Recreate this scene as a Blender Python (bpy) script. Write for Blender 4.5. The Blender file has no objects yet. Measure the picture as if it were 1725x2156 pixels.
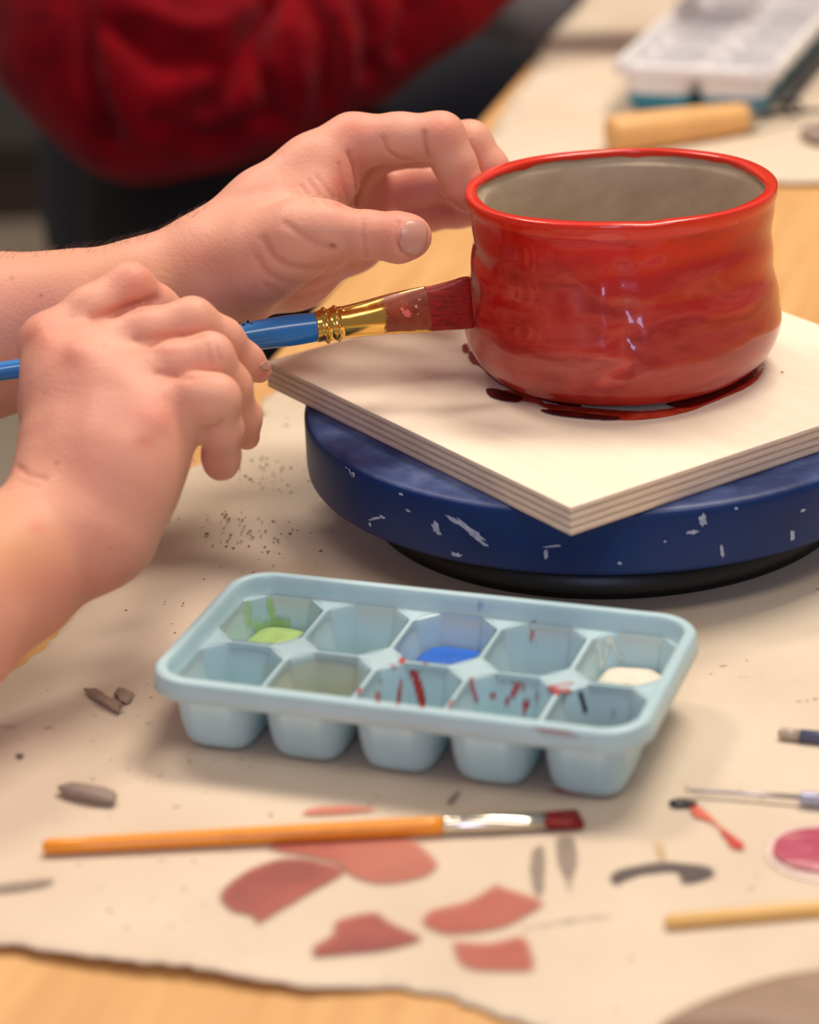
import bpy, math, random
import numpy as np
from mathutils import Vector, Matrix
from mathutils.geometry import delaunay_2d_cdt

# ------------------------------------------------------------------ camera, world, lights, exposure
S = bpy.context.scene
COL = S.collection
FPX = 5625.0; PITCH = math.radians(23.366); ROLL = math.radians(-2.494)
CAM = np.array([-.0832, -1.0324, .4456])
cd = bpy.data.cameras.new('camera'); cam = bpy.data.objects.new('camera', cd); COL.objects.link(cam)
cd.sensor_fit = 'HORIZONTAL'; cd.sensor_width = 36; cd.lens = FPX/1725*36
cam.matrix_world = (Matrix.Translation(Vector(CAM)) @ Matrix.Rotation(math.pi/2-PITCH, 4, 'X') @ Matrix.Rotation(ROLL, 4, 'Z'))
cd.clip_start = .05; cd.clip_end = 50
cd.dof.use_dof = True; cd.dof.focus_distance = 1.045; cd.dof.aperture_fstop = 7.3; cd.dof.aperture_blades = 9
S.camera = cam
S.view_settings.view_transform = 'Standard'; S.view_settings.look = 'None'
S.view_settings.gamma = 1; S.view_settings.use_curve_mapping = False
S.view_settings.exposure = 0.03
w = bpy.data.worlds.new('room_ambience'); S.world = w; w.use_nodes = True
w.node_tree.nodes['Background'].inputs[0].default_value = (1.0, .86, .76, 1)
w.node_tree.nodes['Background'].inputs[1].default_value = .30
def area(name, loc, target, sx, sy, power, col):
    l = bpy.data.lights.new(name, 'AREA'); l.shape = 'RECTANGLE'; l.size = sx; l.size_y = sy; l.energy = power; l.color = col
    o = bpy.data.objects.new(name, l); COL.objects.link(o); o.location = loc
    o.rotation_euler = (Vector(target)-Vector(loc)).to_track_quat('-Z', 'Y').to_euler()
    return o
WARM = (1.0, .875, .745)
area('ceiling_or_fill_lamp', (.45, .50, 1.85), (0, 0, 0), .9, .4, 31, WARM)
area('ceiling_or_fill_lamp', (-.80, .75, 1.85), (-.1, -.1, 0), .5, .35, 15, WARM)
area('ceiling_or_fill_lamp', (.35, -1.2, 1.9), (0, .1, 0), 1.2, .4, 11.5, WARM)  # front fill light, added to lift the near side
area('window_daylight', (-.55, -3.2, 1.30), (0, 0, .1), .7, .8, 18, (.55, .60, 1.0))

# ------------------------------------------------------------------ picture ray helpers
_cr, _sr = math.cos(ROLL), math.sin(ROLL); _cp, _sp = math.cos(PITCH), math.sin(PITCH)
def ray(px, py):
    x = px-862.5; y = py-1078
    X = _cr*x+_sr*y; Y = -_sr*x+_cr*y
    return np.array([X/FPX, _cp-Y/FPX*_sp, -_sp-Y/FPX*_cp])
def onz(px, py, z=0.0):
    d = ray(px, py); return CAM+d*(z-CAM[2])/d[2]
def atd(px, py, dep): return CAM+ray(px, py)*dep
def proj(V):
    V = V-CAM; d = V[:, 1]*_cp-V[:, 2]*_sp; u = V[:, 1]*_sp+V[:, 2]*_cp
    x = V[:, 0]*FPX/d; y = -u*FPX/d
    return np.stack([862.5+_cr*x-_sr*y, 1078+_sr*x+_cr*y, d], 1)

# ------------------------------------------------------------------ object helpers
def tag(o, label=None, cat=None, group=None, kind=None):
    for k, v in (('label', label), ('category', cat), ('group', group), ('kind', kind)):
        if v: o[k] = v
    return o
def thing(name, label, cat, loc=(0, 0, 0), group=None):
    o = bpy.data.objects.new(name, None); COL.objects.link(o); o.location = loc; o.empty_display_size = .02
    return tag(o, label, cat, group)
def mesh(name, V, F, m=None, parent=None, smooth=True, world=True, attrs=None, mats=None, mi=None):
    me = bpy.data.meshes.new(name)
    V = np.asarray(V, dtype=np.float64)
    if parent is not None and world: V = V-np.array(parent_loc(parent))
    if isinstance(F, np.ndarray):
        n = F.shape[1]
        me.vertices.add(len(V)); me.vertices.foreach_set('co', V.astype(np.float32).ravel())
        me.loops.add(F.size); me.loops.foreach_set('vertex_index', F.astype(np.int32).ravel())
        me.polygons.add(len(F)); me.polygons.foreach_set('loop_start', np.arange(len(F), dtype=np.int32)*n)
        me.update(calc_edges=True)
    else:
        me.from_pydata([tuple(v) for v in V], [], [tuple(f) for f in F])
    me.validate()
    me.polygons.foreach_set('use_smooth', np.full(len(me.polygons), smooth))
    if attrs:
        for k, a in attrs.items():
            a = np.asarray(a)
            if a.ndim == 1:
                at = me.attributes.new(k, 'FLOAT', 'POINT'); at.data.foreach_set('value', a.astype(np.float32))
            else:
                at = me.attributes.new(k, 'FLOAT_COLOR', 'POINT')
                at.data.foreach_set('color', np.concatenate([a, np.ones((len(a), 1))], 1).astype(np.float32).ravel())
    for mm in (mats or [m]):
        if mm: me.materials.append(mm)
    if mi is not None: me.polygons.foreach_set('material_index', np.asarray(mi, dtype=np.int32))
    me.update()
    o = bpy.data.objects.new(name, me); COL.objects.link(o)
    if parent is not None: o.parent = parent
    return o
def parent_loc(p):
    L = np.array(p.location)
    while p.parent: p = p.parent; L = L+np.array(p.location)
    return L
def join(parts):
    V = []; F = []; n = 0
    for v, f in parts:
        V.append(np.asarray(v)); F += [tuple(i+n for i in q) for q in f]; n += len(v)
    return np.concatenate(V), F
def frame_of(d):
    d = np.asarray(d, float); d = d/np.linalg.norm(d)
    up = np.array([0, 0, 1.]) if abs(d[2]) < .95 else np.array([1., 0, 0])
    a = np.cross(d, up); a /= np.linalg.norm(a); b = np.cross(a, d)
    return d, a, b
def loft(P, rings, n=32, cap=True, ex=2.0, side=None):
    """P: centre points (k,3); rings: list of (ra, rb); side: the direction of ra"""
    P = np.asarray(P, float); k = len(P); V = []; F = []
    for i in range(k):
        d = P[min(i+1, k-1)]-P[max(i-1, 0)]
        if np.linalg.norm(d) < 1e-9: d = P[-1]-P[0]
        d = d/np.linalg.norm(d)
        if side is not None:
            a = np.asarray(side, float)-np.dot(side, d)*d; a /= np.linalg.norm(a); b = np.cross(d, a)
        else: d, a, b = frame_of(d)
        ra, rb = rings[i]
        e = ex[i] if isinstance(ex, (list, tuple)) else ex
        for j in range(n):
            t = 2*math.pi*j/n; c, s = math.cos(t), math.sin(t)
            V.append(P[i]+a*ra*np.sign(c)*abs(c)**(2/e)+b*rb*np.sign(s)*abs(s)**(2/e))
    for i in range(k-1):
        for j in range(n):
            F.append((i*n+j, i*n+(j+1) % n, (i+1)*n+(j+1) % n, (i+1)*n+j))
    if cap:
        F.append(tuple(range(n-1, -1, -1))); F.append(tuple((k-1)*n+j for j in range(n)))
    return np.array(V), F
def lathe(prof, n=128, c=(0, 0, 0)):
    V = []; F = []
    for (r, z) in prof:
        for j in range(n):
            t = 2*math.pi*j/n; V.append((c[0]+r*math.cos(t), c[1]+r*math.sin(t), c[2]+z))
    for i in range(len(prof)-1):
        for j in range(n): F.append((i*n+j, i*n+(j+1) % n, (i+1)*n+(j+1) % n, (i+1)*n+j))
    F.append(tuple(range(n-1, -1, -1))); F.append(tuple((len(prof)-1)*n+j for j in range(n)))
    return np.array(V), F
def bevel(o, w, seg=3):
    m = o.modifiers.new('bevel', 'BEVEL'); m.width = w; m.segments = seg; m.limit_method = 'ANGLE'; m.angle_limit = math.radians(40); return o
def box(x0, x1, y0, y1, z0, z1):
    V = [(x, y, z) for z in (z0, z1) for y in (y0, y1) for x in (x0, x1)]
    F = [(0, 2, 3, 1), (4, 5, 7, 6), (0, 1, 5, 4), (2, 6, 7, 3), (0, 4, 6, 2), (1, 3, 7, 5)]
    return np.array(V), F
def smooth_poly(pts, closed=True, sub=6):
    pts = [np.asarray(p, float) for p in pts]; n = len(pts); out = []
    rng = range(n) if closed else range(n-1)
    for i in rng:
        g = (lambda k: pts[k % n]) if closed else (lambda k: pts[min(max(k, 0), n-1)])
        p0, p1, p2, p3 = g(i-1), g(i), g(i+1), g(i+2)
        for s in range(sub):
            t = s/sub
            out.append(.5*((2*p1)+(-p0+p2)*t+(2*p0-5*p1+4*p2-p3)*t*t+(-p0+3*p1-3*p2+p3)*t**3))
    if not closed: out.append(pts[-1])
    return out

# ------------------------------------------------------------------ materials
def lin(c):
    c = [x/255 for x in c]
    return tuple((x/12.92 if x <= .04045 else ((x+.055)/1.055)**2.4) for x in c)+(1,)
class NT:
    def __init__(s, name):
        s.m = bpy.data.materials.new(name); s.m.use_nodes = True; s.t = s.m.node_tree
        s.b = s.t.nodes['Principled BSDF']; s.out = s.t.nodes['Material Output']
    def n(s, ty, **kw):
        x = s.t.nodes.new(ty)
        for k, v in kw.items():
            if k.startswith('i_'): x.inputs[k[2:].replace('_', ' ')].default_value = v
            else: setattr(x, k, v)
        return x
    def l(s, a, b): s.t.links.new(a, b)
    def coord(s, scale=(1, 1, 1), rot=(0, 0, 0)):
        c = s.n('ShaderNodeTexCoord'); r = s.n('ShaderNodeMapping'); m = s.n('ShaderNodeMapping'); s.l(c.outputs['Object'], r.inputs[0])
        r.inputs['Rotation'].default_value = rot; s.l(r.outputs[0], m.inputs[0]); m.inputs['Scale'].default_value = scale; return m.outputs[0]
    def noise(s, vec, scale, detail=4, rough=.5, dist=0):
        x = s.n('ShaderNodeTexNoise'); s.l(vec, x.inputs['Vector']); x.inputs['Scale'].default_value = scale
        x.inputs['Detail'].default_value = detail; x.inputs['Roughness'].default_value = rough; x.inputs['Distortion'].default_value = dist
        return x.outputs['Fac']
    def ramp(s, fac, stops):
        x = s.n('ShaderNodeValToRGB'); s.l(fac, x.inputs[0]); e = x.color_ramp.elements
        while len(e) < len(stops): e.new(.5)
        for i, (p, c) in enumerate(stops):
            e[i].position = p; e[i].color = c if len(c) == 4 else tuple(c)+(1,)
        return x.outputs[0]
    def mix(s, fac, a, b, mode='MIX'):
        x = s.n('ShaderNodeMix', data_type='RGBA', blend_type=mode)
        if isinstance(fac, (int, float)): x.inputs[0].default_value = fac
        else: s.l(fac, x.inputs[0])
        for i, v in ((6, a), (7, b)):
            if isinstance(v, tuple): x.inputs[i].default_value = v
            else: s.l(v, x.inputs[i])
        return x.outputs[2]
    def math(s, op, a, b=0.0):
        x = s.n('ShaderNodeMath', operation=op)
        for i, v in ((0, a), (1, b)):
            if isinstance(v, (int, float)): x.inputs[i].default_value = v
            else: s.l(v, x.inputs[i])
        return x.outputs[0]
    def bump(s, h, dist=.001, strength=1.0):
        x = s.n('ShaderNodeBump'); s.l(h, x.inputs['Height']); x.inputs['Distance'].default_value = dist
        x.inputs['Strength'].default_value = strength; s.l(x.outputs[0], s.b.inputs['Normal']); return x
    def attr(s, name, out='Fac'):
        x = s.n('ShaderNodeAttribute'); x.attribute_name = name; return x.outputs[out]
    def set(s, col=None, rough=None, metal=None, **kw):
        if col is not None:
            if isinstance(col, tuple): s.b.inputs['Base Color'].default_value = col
            else: s.l(col, s.b.inputs['Base Color'])
        if rough is not None:
            if isinstance(rough, (int, float)): s.b.inputs['Roughness'].default_value = rough
            else: s.l(rough, s.b.inputs['Roughness'])
        if metal is not None: s.b.inputs['Metallic'].default_value = metal
        for k, v in kw.items(): s.b.inputs[k.replace('_', ' ')].default_value = v
        return s
def plain(name, rgb, rough=.5, metal=0, var=.08, nscale=60, bump=0, **kw):
    t = NT(name); v = t.coord(); c = lin(rgb)
    n = t.noise(v, nscale, 3)
    a = tuple(x*(1-var) for x in c[:3])+(1,); b = tuple(min(1, x*(1+var)) for x in c[:3])+(1,)
    t.set(t.ramp(n, [(.3, a), (.7, b)]), rough, metal, **kw)
    if bump: t.bump(n, bump)
    return t.m
def wood(name, dark, light, scale=6, rot=0, rough=.45, stretch=12):
    t = NT(name); v = t.coord((scale*stretch, scale, scale), (0, 0, rot))
    n = t.noise(v, 1.0, 6, .6, .6); v2 = t.coord((1, 1, 1)); n2 = t.noise(v2, 4, 2)
    c = t.ramp(n, [(.3, lin(dark)), (.72, lin(light))])
    c = t.mix(t.math('MULTIPLY', n2, .35), c, lin([int(x*.93) for x in light]))
    t.set(c, rough); t.bump(n, .0003, .4); return t.m

M = {}
M['table'] = wood('table_wood', (200, 145, 84), (226, 180, 120), 5, math.radians(16))
def paper_mat(name, base, spot):
    t = NT(name); v = t.coord(); n = t.noise(v, 9, 4, .55); f = t.noise(v, 420, 2, .6); g = t.noise(v, 1500, 2)
    c = t.ramp(n, [(.3, lin(spot)), (.62, lin(base))])
    sp = t.noise(v, 230, 2, .4); big = t.noise(v, 14, 2)
    m = t.math('MULTIPLY', t.math('GREATER_THAN', sp, .735), t.math('GREATER_THAN', big, .52))
    c = t.mix(t.math('MULTIPLY', m, .7), c, lin((150, 130, 110)))
    t.set(c, .9); b = t.math('ADD', t.math('MULTIPLY', f, .5), t.math('MULTIPLY', g, .5)); t.bump(b, .0004, .5)
    t.b.inputs['Specular IOR Level'].default_value = .15
    return t.m
M['paper'] = paper_mat('kraft_paper', (220, 205, 184), (207, 189, 168))
def stain_mat(name, rgb, dens=.9, lo=.25, hi=.65, ns=60, rough=.7, stretch=(1, 1, 1), rot=0, rgb2=None):
    t = NT(name); v = t.coord(stretch, (0, 0, rot)); n = t.noise(v, ns, 4, .6)
    a = t.attr('edge'); x = t.math('ADD', a, t.math('MULTIPLY', t.math('SUBTRACT', n, .5), .9))
    mr = t.n('ShaderNodeMapRange'); t.l(x, mr.inputs[0]); mr.inputs[1].default_value = lo; mr.inputs[2].default_value = hi
    mr.inputs[3].default_value = 0; mr.inputs[4].default_value = dens; mr.clamp = True
    n2 = t.noise(v, ns*.5, 3)
    c = t.ramp(n2, [(.35, lin(rgb)), (.65, lin(rgb2 or [min(255, int(q*1.12)) for q in rgb]))])
    t.set(c, rough); t.l(mr.outputs[0], t.b.inputs['Alpha'])
    return t.m

# ------------------------------------------------------------------ decal patches
def inside(P, poly):
    x, y = P[:, 0], P[:, 1]; r = np.zeros(len(P), bool); n = len(poly)
    for i in range(n):
        a = poly[i]; b = poly[(i+1) % n]
        c = ((a[1] > y) != (b[1] > y))
        with np.errstate(divide='ignore', invalid='ignore'):
            r ^= c & (x < (b[0]-a[0])*(y-a[1])/(b[1]-a[1]+1e-15)+a[0])
    return r
def edge_dist(P, poly):
    d = np.full(len(P), 1e9); n = len(poly)
    for i in range(n):
        a = poly[i]; b = poly[(i+1) % n]; ab = b-a; L = ab@ab+1e-18
        t = np.clip(((P-a)@ab)/L, 0, 1); d = np.minimum(d, np.linalg.norm(P-a-t[:, None]*ab, axis=1))
    return d
def fill(poly2, step):
    """triangulated polygon with interior points; returns V2, F"""
    poly2 = np.asarray(poly2); lo = poly2.min(0); hi = poly2.max(0)
    gx, gy = np.meshgrid(np.arange(lo[0], hi[0], step), np.arange(lo[1], hi[1], step))
    G = np.stack([gx.ravel(), gy.ravel()], 1); G[:, 0] += (np.arange(len(G)) % 2)*step*.1
    G = G[inside(G, poly2)]; G = G[edge_dist(G, poly2) > step*.4]
    pts = [Vector(p) for p in np.concatenate([poly2, G])]; n = len(poly2)
    r = delaunay_2d_cdt(pts, [], [list(range(n))], 1, 1e-7)
    return np.array([tuple(p) for p in r[0]]), [tuple(f) for f in r[2]]

# ------------------------------------------------------------------ signed distance mesher (bodies and clothes)
def smin(a, b, k):
    h = np.maximum(k-np.abs(a-b), 0)/k
    return np.minimum(a, b)-h*h*k*.25
class Field:
    def __init__(s, lo, hi, vox):
        s.lo = np.array(lo); s.v = vox; s.n = np.ceil((np.array(hi)-s.lo)/vox).astype(int)+1
        s.ax = [(s.lo[i]+np.arange(s.n[i])*vox).astype(np.float32) for i in range(3)]
        s.D = np.full(s.n, .05, np.float32)
    def cone(s, A, B, ra, rb, D, k, pad=.014):
        A = np.asarray(A); B = np.asarray(B)
        lo = np.minimum(A-ra, B-rb)-pad; hi = np.maximum(A+ra, B+rb)+pad
        i0 = np.clip(np.floor((lo-s.lo)/s.v).astype(int), 0, s.n); i1 = np.clip(np.ceil((hi-s.lo)/s.v).astype(int)+1, 0, s.n)
        if (i1 <= i0).any(): return
        sl = tuple(slice(a, b) for a, b in zip(i0, i1))
        X = s.ax[0][sl[0]][:, None, None]-A[0]; Y = s.ax[1][sl[1]][None, :, None]-A[1]; Z = s.ax[2][sl[2]][None, None, :]-A[2]
        ab = B-A; L = float(ab@ab)+1e-12
        t = np.clip((X*ab[0]+Y*ab[1]+Z*ab[2])/L, 0, 1).astype(np.float32)
        d = np.sqrt((X-t*ab[0])**2+(Y-t*ab[1])**2+(Z-t*ab[2])**2)-(ra+(rb-ra)*t)
        D[sl] = smin(D[sl], d.astype(np.float32), k)
    def layer(s): return np.full(s.n, .05, np.float32)
    def surf(s, D):
        nx, ny, nz = D.shape; I = D < 0
        c = np.zeros((nx-1, ny-1, nz-1), np.int8)
        for a in (0, 1):
            for b in (0, 1):
                for e in (0, 1): c += I[a:nx-1+a, b:ny-1+b, e:nz-1+e]
        act = (c > 0) & (c < 8); idx = np.argwhere(act); mp = np.full(c.shape, -1, np.int32); mp[act] = np.arange(len(idx))
        acc = np.zeros((len(idx), 3)); cnt = np.zeros(len(idx))
        cs = [(a, b, e) for a in (0, 1) for b in (0, 1) for e in (0, 1)]
        val = {q: D[idx[:, 0]+q[0], idx[:, 1]+q[1], idx[:, 2]+q[2]] for q in cs}
        for q in cs:
            for ax in range(3):
                if q[ax]: continue
                r = list(q); r[ax] = 1; r = tuple(r); a, b = val[q], val[r]; m = (a < 0) != (b < 0)
                t = np.where(m, a/(a-b+1e-20), 0); p = np.tile(np.array(q, float), (len(idx), 1)); p[:, ax] = t
                acc[m] += p[m]; cnt[m] += 1
        V = (idx+acc/cnt[:, None])*s.v+s.lo; F = []
        for ax in range(3):
            o1, o2 = [(1, 2), (2, 0), (0, 1)][ax]
            sa = [slice(None)]*3; sb = [slice(None)]*3; sa[ax] = slice(0, -1); sb[ax] = slice(1, None)
            ia, ib = I[tuple(sa)], I[tuple(sb)]
            e = np.argwhere(ia != ib); e = e[(e[:, o1] > 0) & (e[:, o2] > 0) & (e[:, o1] < D.shape[o1]-1) & (e[:, o2] < D.shape[o2]-1)]
            fl = ia[e[:, 0], e[:, 1], e[:, 2]]
            def at(d1, d2):
                q = e.copy(); q[:, o1] -= d1; q[:, o2] -= d2; return mp[q[:, 0], q[:, 1], q[:, 2]]
            Q = np.stack([at(1, 1), at(0, 1), at(0, 0), at(1, 0)], 1)
            Q[~fl] = Q[~fl][:, ::-1]; F.append(Q)
        F = np.concatenate(F); F = F[(F >= 0).all(1)]
        return V, F
def chain_pts(ch):
    return [(atd(a, b, d), r*d/FPX) for (a, b, d, r) in ch]
def relax(V, F, it=2, lam=.5):
    n = len(V)
    E = np.concatenate([F[:, [0, 1]], F[:, [1, 2]], F[:, [2, 3]], F[:, [3, 0]]]); E = np.concatenate([E, E[:, ::-1]])
    cnt = np.bincount(E[:, 0], minlength=n)[:, None]+1e-9
    for _ in range(it):
        s = np.stack([np.bincount(E[:, 0], V[E[:, 1], k], n) for k in range(3)], 1)/cnt
        V = V+lam*(s-V)
    return V
def normals(V, F):
    a = V[F[:, 2]]-V[F[:, 0]]; b = V[F[:, 3]]-V[F[:, 1]]; fn = np.cross(a, b); N = np.zeros_like(V)
    for k in range(4):
        for j in range(3): N[:, j] += np.bincount(F[:, k], fn[:, j], len(V))
    return N/(np.linalg.norm(N, axis=1)[:, None]+1e-20)
def px_seg_dist(P, poly):
    d = np.full(len(P), 1e9); poly = [np.array(p, float) for p in poly]
    for a, b in zip(poly[:-1], poly[1:]):
        ab = b-a; t = np.clip(((P-a)@ab)/(ab@ab+1e-9), 0, 1)
        d = np.minimum(d, np.linalg.norm(P-a-t[:, None]*ab, axis=1))
    return d
def build_flesh(palm, fingers, vox, kp=.012, kf=.0012, kpf=.006, kseg=.004, only=None):
    allp = [p for ch in palm+fingers for p in chain_pts(ch)]
    lo = np.min([p-r for p, r in allp], 0)-.006; hi = np.max([p+r for p, r in allp], 0)+.006
    f = Field(lo, hi, vox); Dp = f.layer()
    for ch in palm:
        q = chain_pts(ch)
        for (A, ra), (B, rb) in zip(q[:-1], q[1:]): f.cone(A, B, ra, rb, Dp, kp)
    Df = f.layer()
    for ch in fingers:
        q = chain_pts(ch); L = f.layer()
        for (A, ra), (B, rb) in zip(q[:-1], q[1:]): f.cone(A, B, ra, rb, L, kseg)
        Df = smin(Df, L, kf)
    D = smin(Dp, Df, kpf)
    V, F = f.surf(D)
    return relax(V, F, 2), F
def refine(V, F, creases, tints, base=(1, 1, 1), bumps=()):
    N = normals(V, F); P = proj(V); front = ((V-CAM)*N).sum(1) < 0; q = P[:, :2]; dep = np.zeros(len(V))
    # nearest surface test, so marks stay on the surface the camera sees
    key = (np.floor(P[:, 0]/5).astype(int)+400)*4000+np.floor(P[:, 1]/5).astype(int)+400
    o = np.argsort(key); ks = key[o]; zz = P[o, 2]; st = np.r_[0, np.flatnonzero(np.diff(ks))+1]
    mins = np.minimum.reduceat(zz, st); zb = np.empty(len(V)); zb[o] = np.repeat(mins, np.diff(np.r_[st, len(ks)]))
    vis = front & (P[:, 2] < zb+.007)
    CR = []
    for (poly, wd, dp) in creases:
        d = px_seg_dist(q, poly); CR.append((d, wd)); dep -= np.where(vis, dp*np.exp(-(d/wd)**2), 0)
    for (x, y, rx, ry, ang, h) in bumps:
        c, s = math.cos(ang), math.sin(ang); u = ((q[:, 0]-x)*c+(q[:, 1]-y)*s)/rx; v = (-(q[:, 0]-x)*s+(q[:, 1]-y)*c)/ry
        dep += np.where(vis, h*np.exp(-(u*u+v*v)), 0)
    C = np.tile(np.array(base, float), (len(V), 1))
    for (x, y, rx, ry, col, a) in tints:
        w_ = np.exp(-(((q[:, 0]-x)/rx)**2+((q[:, 1]-y)/ry)**2))*a*vis
        C = C*(1-w_[:, None])+np.array(col)*w_[:, None]
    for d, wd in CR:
        w_ = (np.exp(-(d/(wd*.8))**2)*.3*vis)[:, None]; C = C*(1-w_)+np.array(CREASE_SHADE)*w_
    return V+N*dep[:, None], C, vis, q
CREASE_SHADE = (.42, .13, .10)  # shade of the skin folds, painted into the skin colour
def nail(name, V, F, vis, q, x, y, rx, ry, ang, parent, mat, lift=.0004, label=None):
    N = normals(V, F); c, s = math.cos(ang), math.sin(ang)
    u = ((q[:, 0]-x)*c+(q[:, 1]-y)*s)/rx; v = (-(q[:, 0]-x)*s+(q[:, 1]-y)*c)/ry; rr = (np.abs(u)**2.6+np.abs(v)**2.6)
    ok = vis & (rr < 1.0); Fk = F[ok[F].all(1)]; used = np.unique(Fk); mp = -np.ones(len(V), int); mp[used] = np.arange(len(used))
    W = V[used]+N[used]*(lift*np.clip((1.0-rr[used])*4, .25, 1))[:, None]
    o = mesh(name, W, mp[Fk], mat, parent); 
    sm = o.modifiers.new('smooth', 'SMOOTH'); sm.iterations = 6; sm.factor = .5
    so = o.modifiers.new('thick', 'SOLIDIFY'); so.thickness = .0006; so.offset = -1
    if label: o['label'] = label
    return o

# ------------------------------------------------------------------ the setting
M['floor'] = plain('floor_vinyl', (192, 178, 160), .5, nscale=12)
M['wall'] = plain('wall_paint', (92, 92, 98), .8)
v, f = box(-4, 4, -3.6, 4.6, -.80, -.75); tag(mesh('floor', v, f, M['floor'], smooth=False), kind='structure')
v, f = box(-4, 4, 4.6, 4.7, -.75, 2.0); tag(mesh('wall_back', v, f, M['wall'], smooth=False), kind='structure')
v, f = box(-4, 4, 4.585, 4.6, -.75, -.65); tag(mesh('baseboard_back', v, f, plain('baseboard_paint', (50, 44, 40), .6), smooth=False), kind='structure')
# cupboard far behind
cab = thing('storage_cupboard', 'dark grey cupboard with a brown plinth on the floor far behind the sitters', 'cupboard', (-.8, 3.2, -.75))
v, f = box(-1.9, -.35, 2.9, 3.4, -.64, .2); bevel(mesh('body', v, f, plain('cupboard_grey', (72, 70, 72), .6), cab, False), .004)
v, f = box(-1.88, -.37, 2.93, 3.38, -.75, -.64); mesh('plinth', v, f, plain('plinth_brown', (52, 40, 34), .6), cab, False)
for x0 in (-1.88, -1.12):
    v, f = box(x0, x0+.74, 2.882, 2.9, -.62, .18); d_ = bevel(mesh('door', v, f, plain('cupboard_door', (70, 68, 70), .5), cab, False), .004)
    v, f = box(x0+.35, x0+.39, 2.868, 2.882, -.1, .02); bevel(mesh('handle', v, f, plain('cupboard_handle', (120, 120, 120), .3, 1), d_, False), .003)

# ------------------------------------------------------------------ table
TE = np.array([-.24, -.129]); TD = np.array([.296, 1.046]); TD = TD/np.linalg.norm(TD); TN = np.array([TD[1], -TD[0]])
def tedge(y): return TE[0]+(y-TE[1])*TD[0]/TD[1]
tb = thing('work_table', 'long light oak work table carrying the pottery and papers', 'table', (.4, .5, -.75))
tp = [(tedge(-.56), -.56), (.95, -.56), (1.35, 1.75), (tedge(1.75), 1.75)]
V = [(x, y, z) for z in (-.032, 0) for x, y in tp]
F = [(3, 2, 1, 0), (4, 5, 6, 7)]+[(i, (i+1) % 4, (i+1) % 4+4, i+4) for i in range(4)]
bevel(mesh('tabletop', V, F, M['table'], tb, False), .003)
for (x, y) in ((tedge(-.5)+.09, -.48), (.86, -.48), (1.22, 1.66), (tedge(1.66)+.09, 1.66)):
    v, f = box(x-.03, x+.03, y-.03, y+.03, -.75, -.032); bevel(mesh('leg', v, f, M['table'], tb, False), .004)

def und(x, y):                                  # gentle waviness of the covering paper
    g = np.exp(-(((x+.17)/.09)**2+((y+.02)/.14)**2))
    g = g*np.clip((np.hypot(x, y)-.108)/.035, 0, 1)*np.clip((y+.115)/.05, 0, 1)
    r = .0026*g*(1+np.sin(x*55+y*38+1.2)*np.cos(y*47-x*18))
    return r+.0003*(1+np.sin(x*23+1)*np.cos(y*19))
def paper_sheet(name, outline, mat, label, step, lift=.0008, curl=.003, jag=.0012, seed=1):
    rnd = random.Random(seed)
    pts = []
    P = [onz(*p)[:2] for p in outline]
    for i in range(len(P)):
        a, b = P[i], P[(i+1) % len(P)]; n = max(1, int(np.linalg.norm(b-a)/.004))
        for k in range(n):
            q = a+(b-a)*k/n; pts.append(q+np.array([rnd.uniform(-jag, jag), rnd.uniform(-jag, jag)]))
    pts = np.array(pts); V2, F = fill(pts, step)
    e = edge_dist(V2, pts)
    z = lift+und(V2[:, 0], V2[:, 1])+curl*np.exp(-(e/.008)**2)*(.5+.5*np.sin(V2[:, 0]*40+V2[:, 1]*31))
    o = mesh(name, np.stack([V2[:, 0], V2[:, 1], z], 1), F, mat)
    so = o.modifiers.new('thickness', 'SOLIDIFY'); so.thickness = .0005; so.offset = 1
    return tag(o, label, 'paper')
PA = [(-160, 1985), (0, 2005), (80, 2018), (150, 2030), (280, 2046), (420, 2062), (520, 2082), (620, 2095), (750, 2094), (850, 2088), (950, 2108), (1030, 2142), (1120, 2170),
      (1280, 2225), (1500, 2285), (2100, 2400), (2400, 1500), (2200, 860), (1500, 700), (900, 700), (640, 800), (578, 836), (560, 852), (552, 872), (558, 890), (536, 895), (500, 930), (455, 990),
      (400, 1008), (300, 1150), (180, 1290), (90, 1385), (0, 1437), (-60, 1480), (-130, 1600)]
paperA = paper_sheet('kraft_paper_sheet', PA, M['paper'], 'large paint-stained kraft paper sheet under the ice tray and blue turntable', .005)
PB = [(1225, 12), (1180, 60), (1142, 105), (1120, 160), (1075, 215), (1040, 270), (1010, 330), (1020, 380), (1150, 400), (1400, 402), (1560, 395), (1630, 391), (1660, 395), (1725, 394), (1850, 402), (2300, 430), (2500, -60), (1300, -140), (1260, -40)]
paperB = paper_sheet('kraft_paper_sheet', PB, M['paper'], 'second kraft paper sheet at the far end under the white tray', .012, curl=.0012, seed=5)

# ------------------------------------------------------------------ paint marks
def stain(name, poly, mat, parent, label=None, z=None, soft=.0034, lift=.0009, sub=4, step=.0016):
    zz = 0 if z is None else z
    P = [onz(px, py, zz)[:2] for px, py in poly]
    P = smooth_poly(P, True, sub); P = np.array(P)
    V2, F = fill(P, step); e = np.clip(edge_dist(V2, P)/soft, 0, 1)
    zc = (und(V2[:, 0], V2[:, 1])+lift+.0005+.0008) if z is None else np.full(len(V2), z+lift)
    o = mesh(name, np.stack([V2[:, 0], V2[:, 1], zc], 1), F, mat, parent, attrs={'edge': e})
    if label: o['label'] = label
    return o
red = stain_mat('washed_red_paint', (184, 94, 80), .80, .15, .95, 45, rgb2=(196, 116, 98))
dred = stain_mat('dark_washed_red_paint', (152, 74, 70), .85, .15, .9, 45, rgb2=(184, 98, 86))
pale = stain_mat('faint_red_paint', (205, 120, 100), .8, .1, .7, 90)
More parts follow.
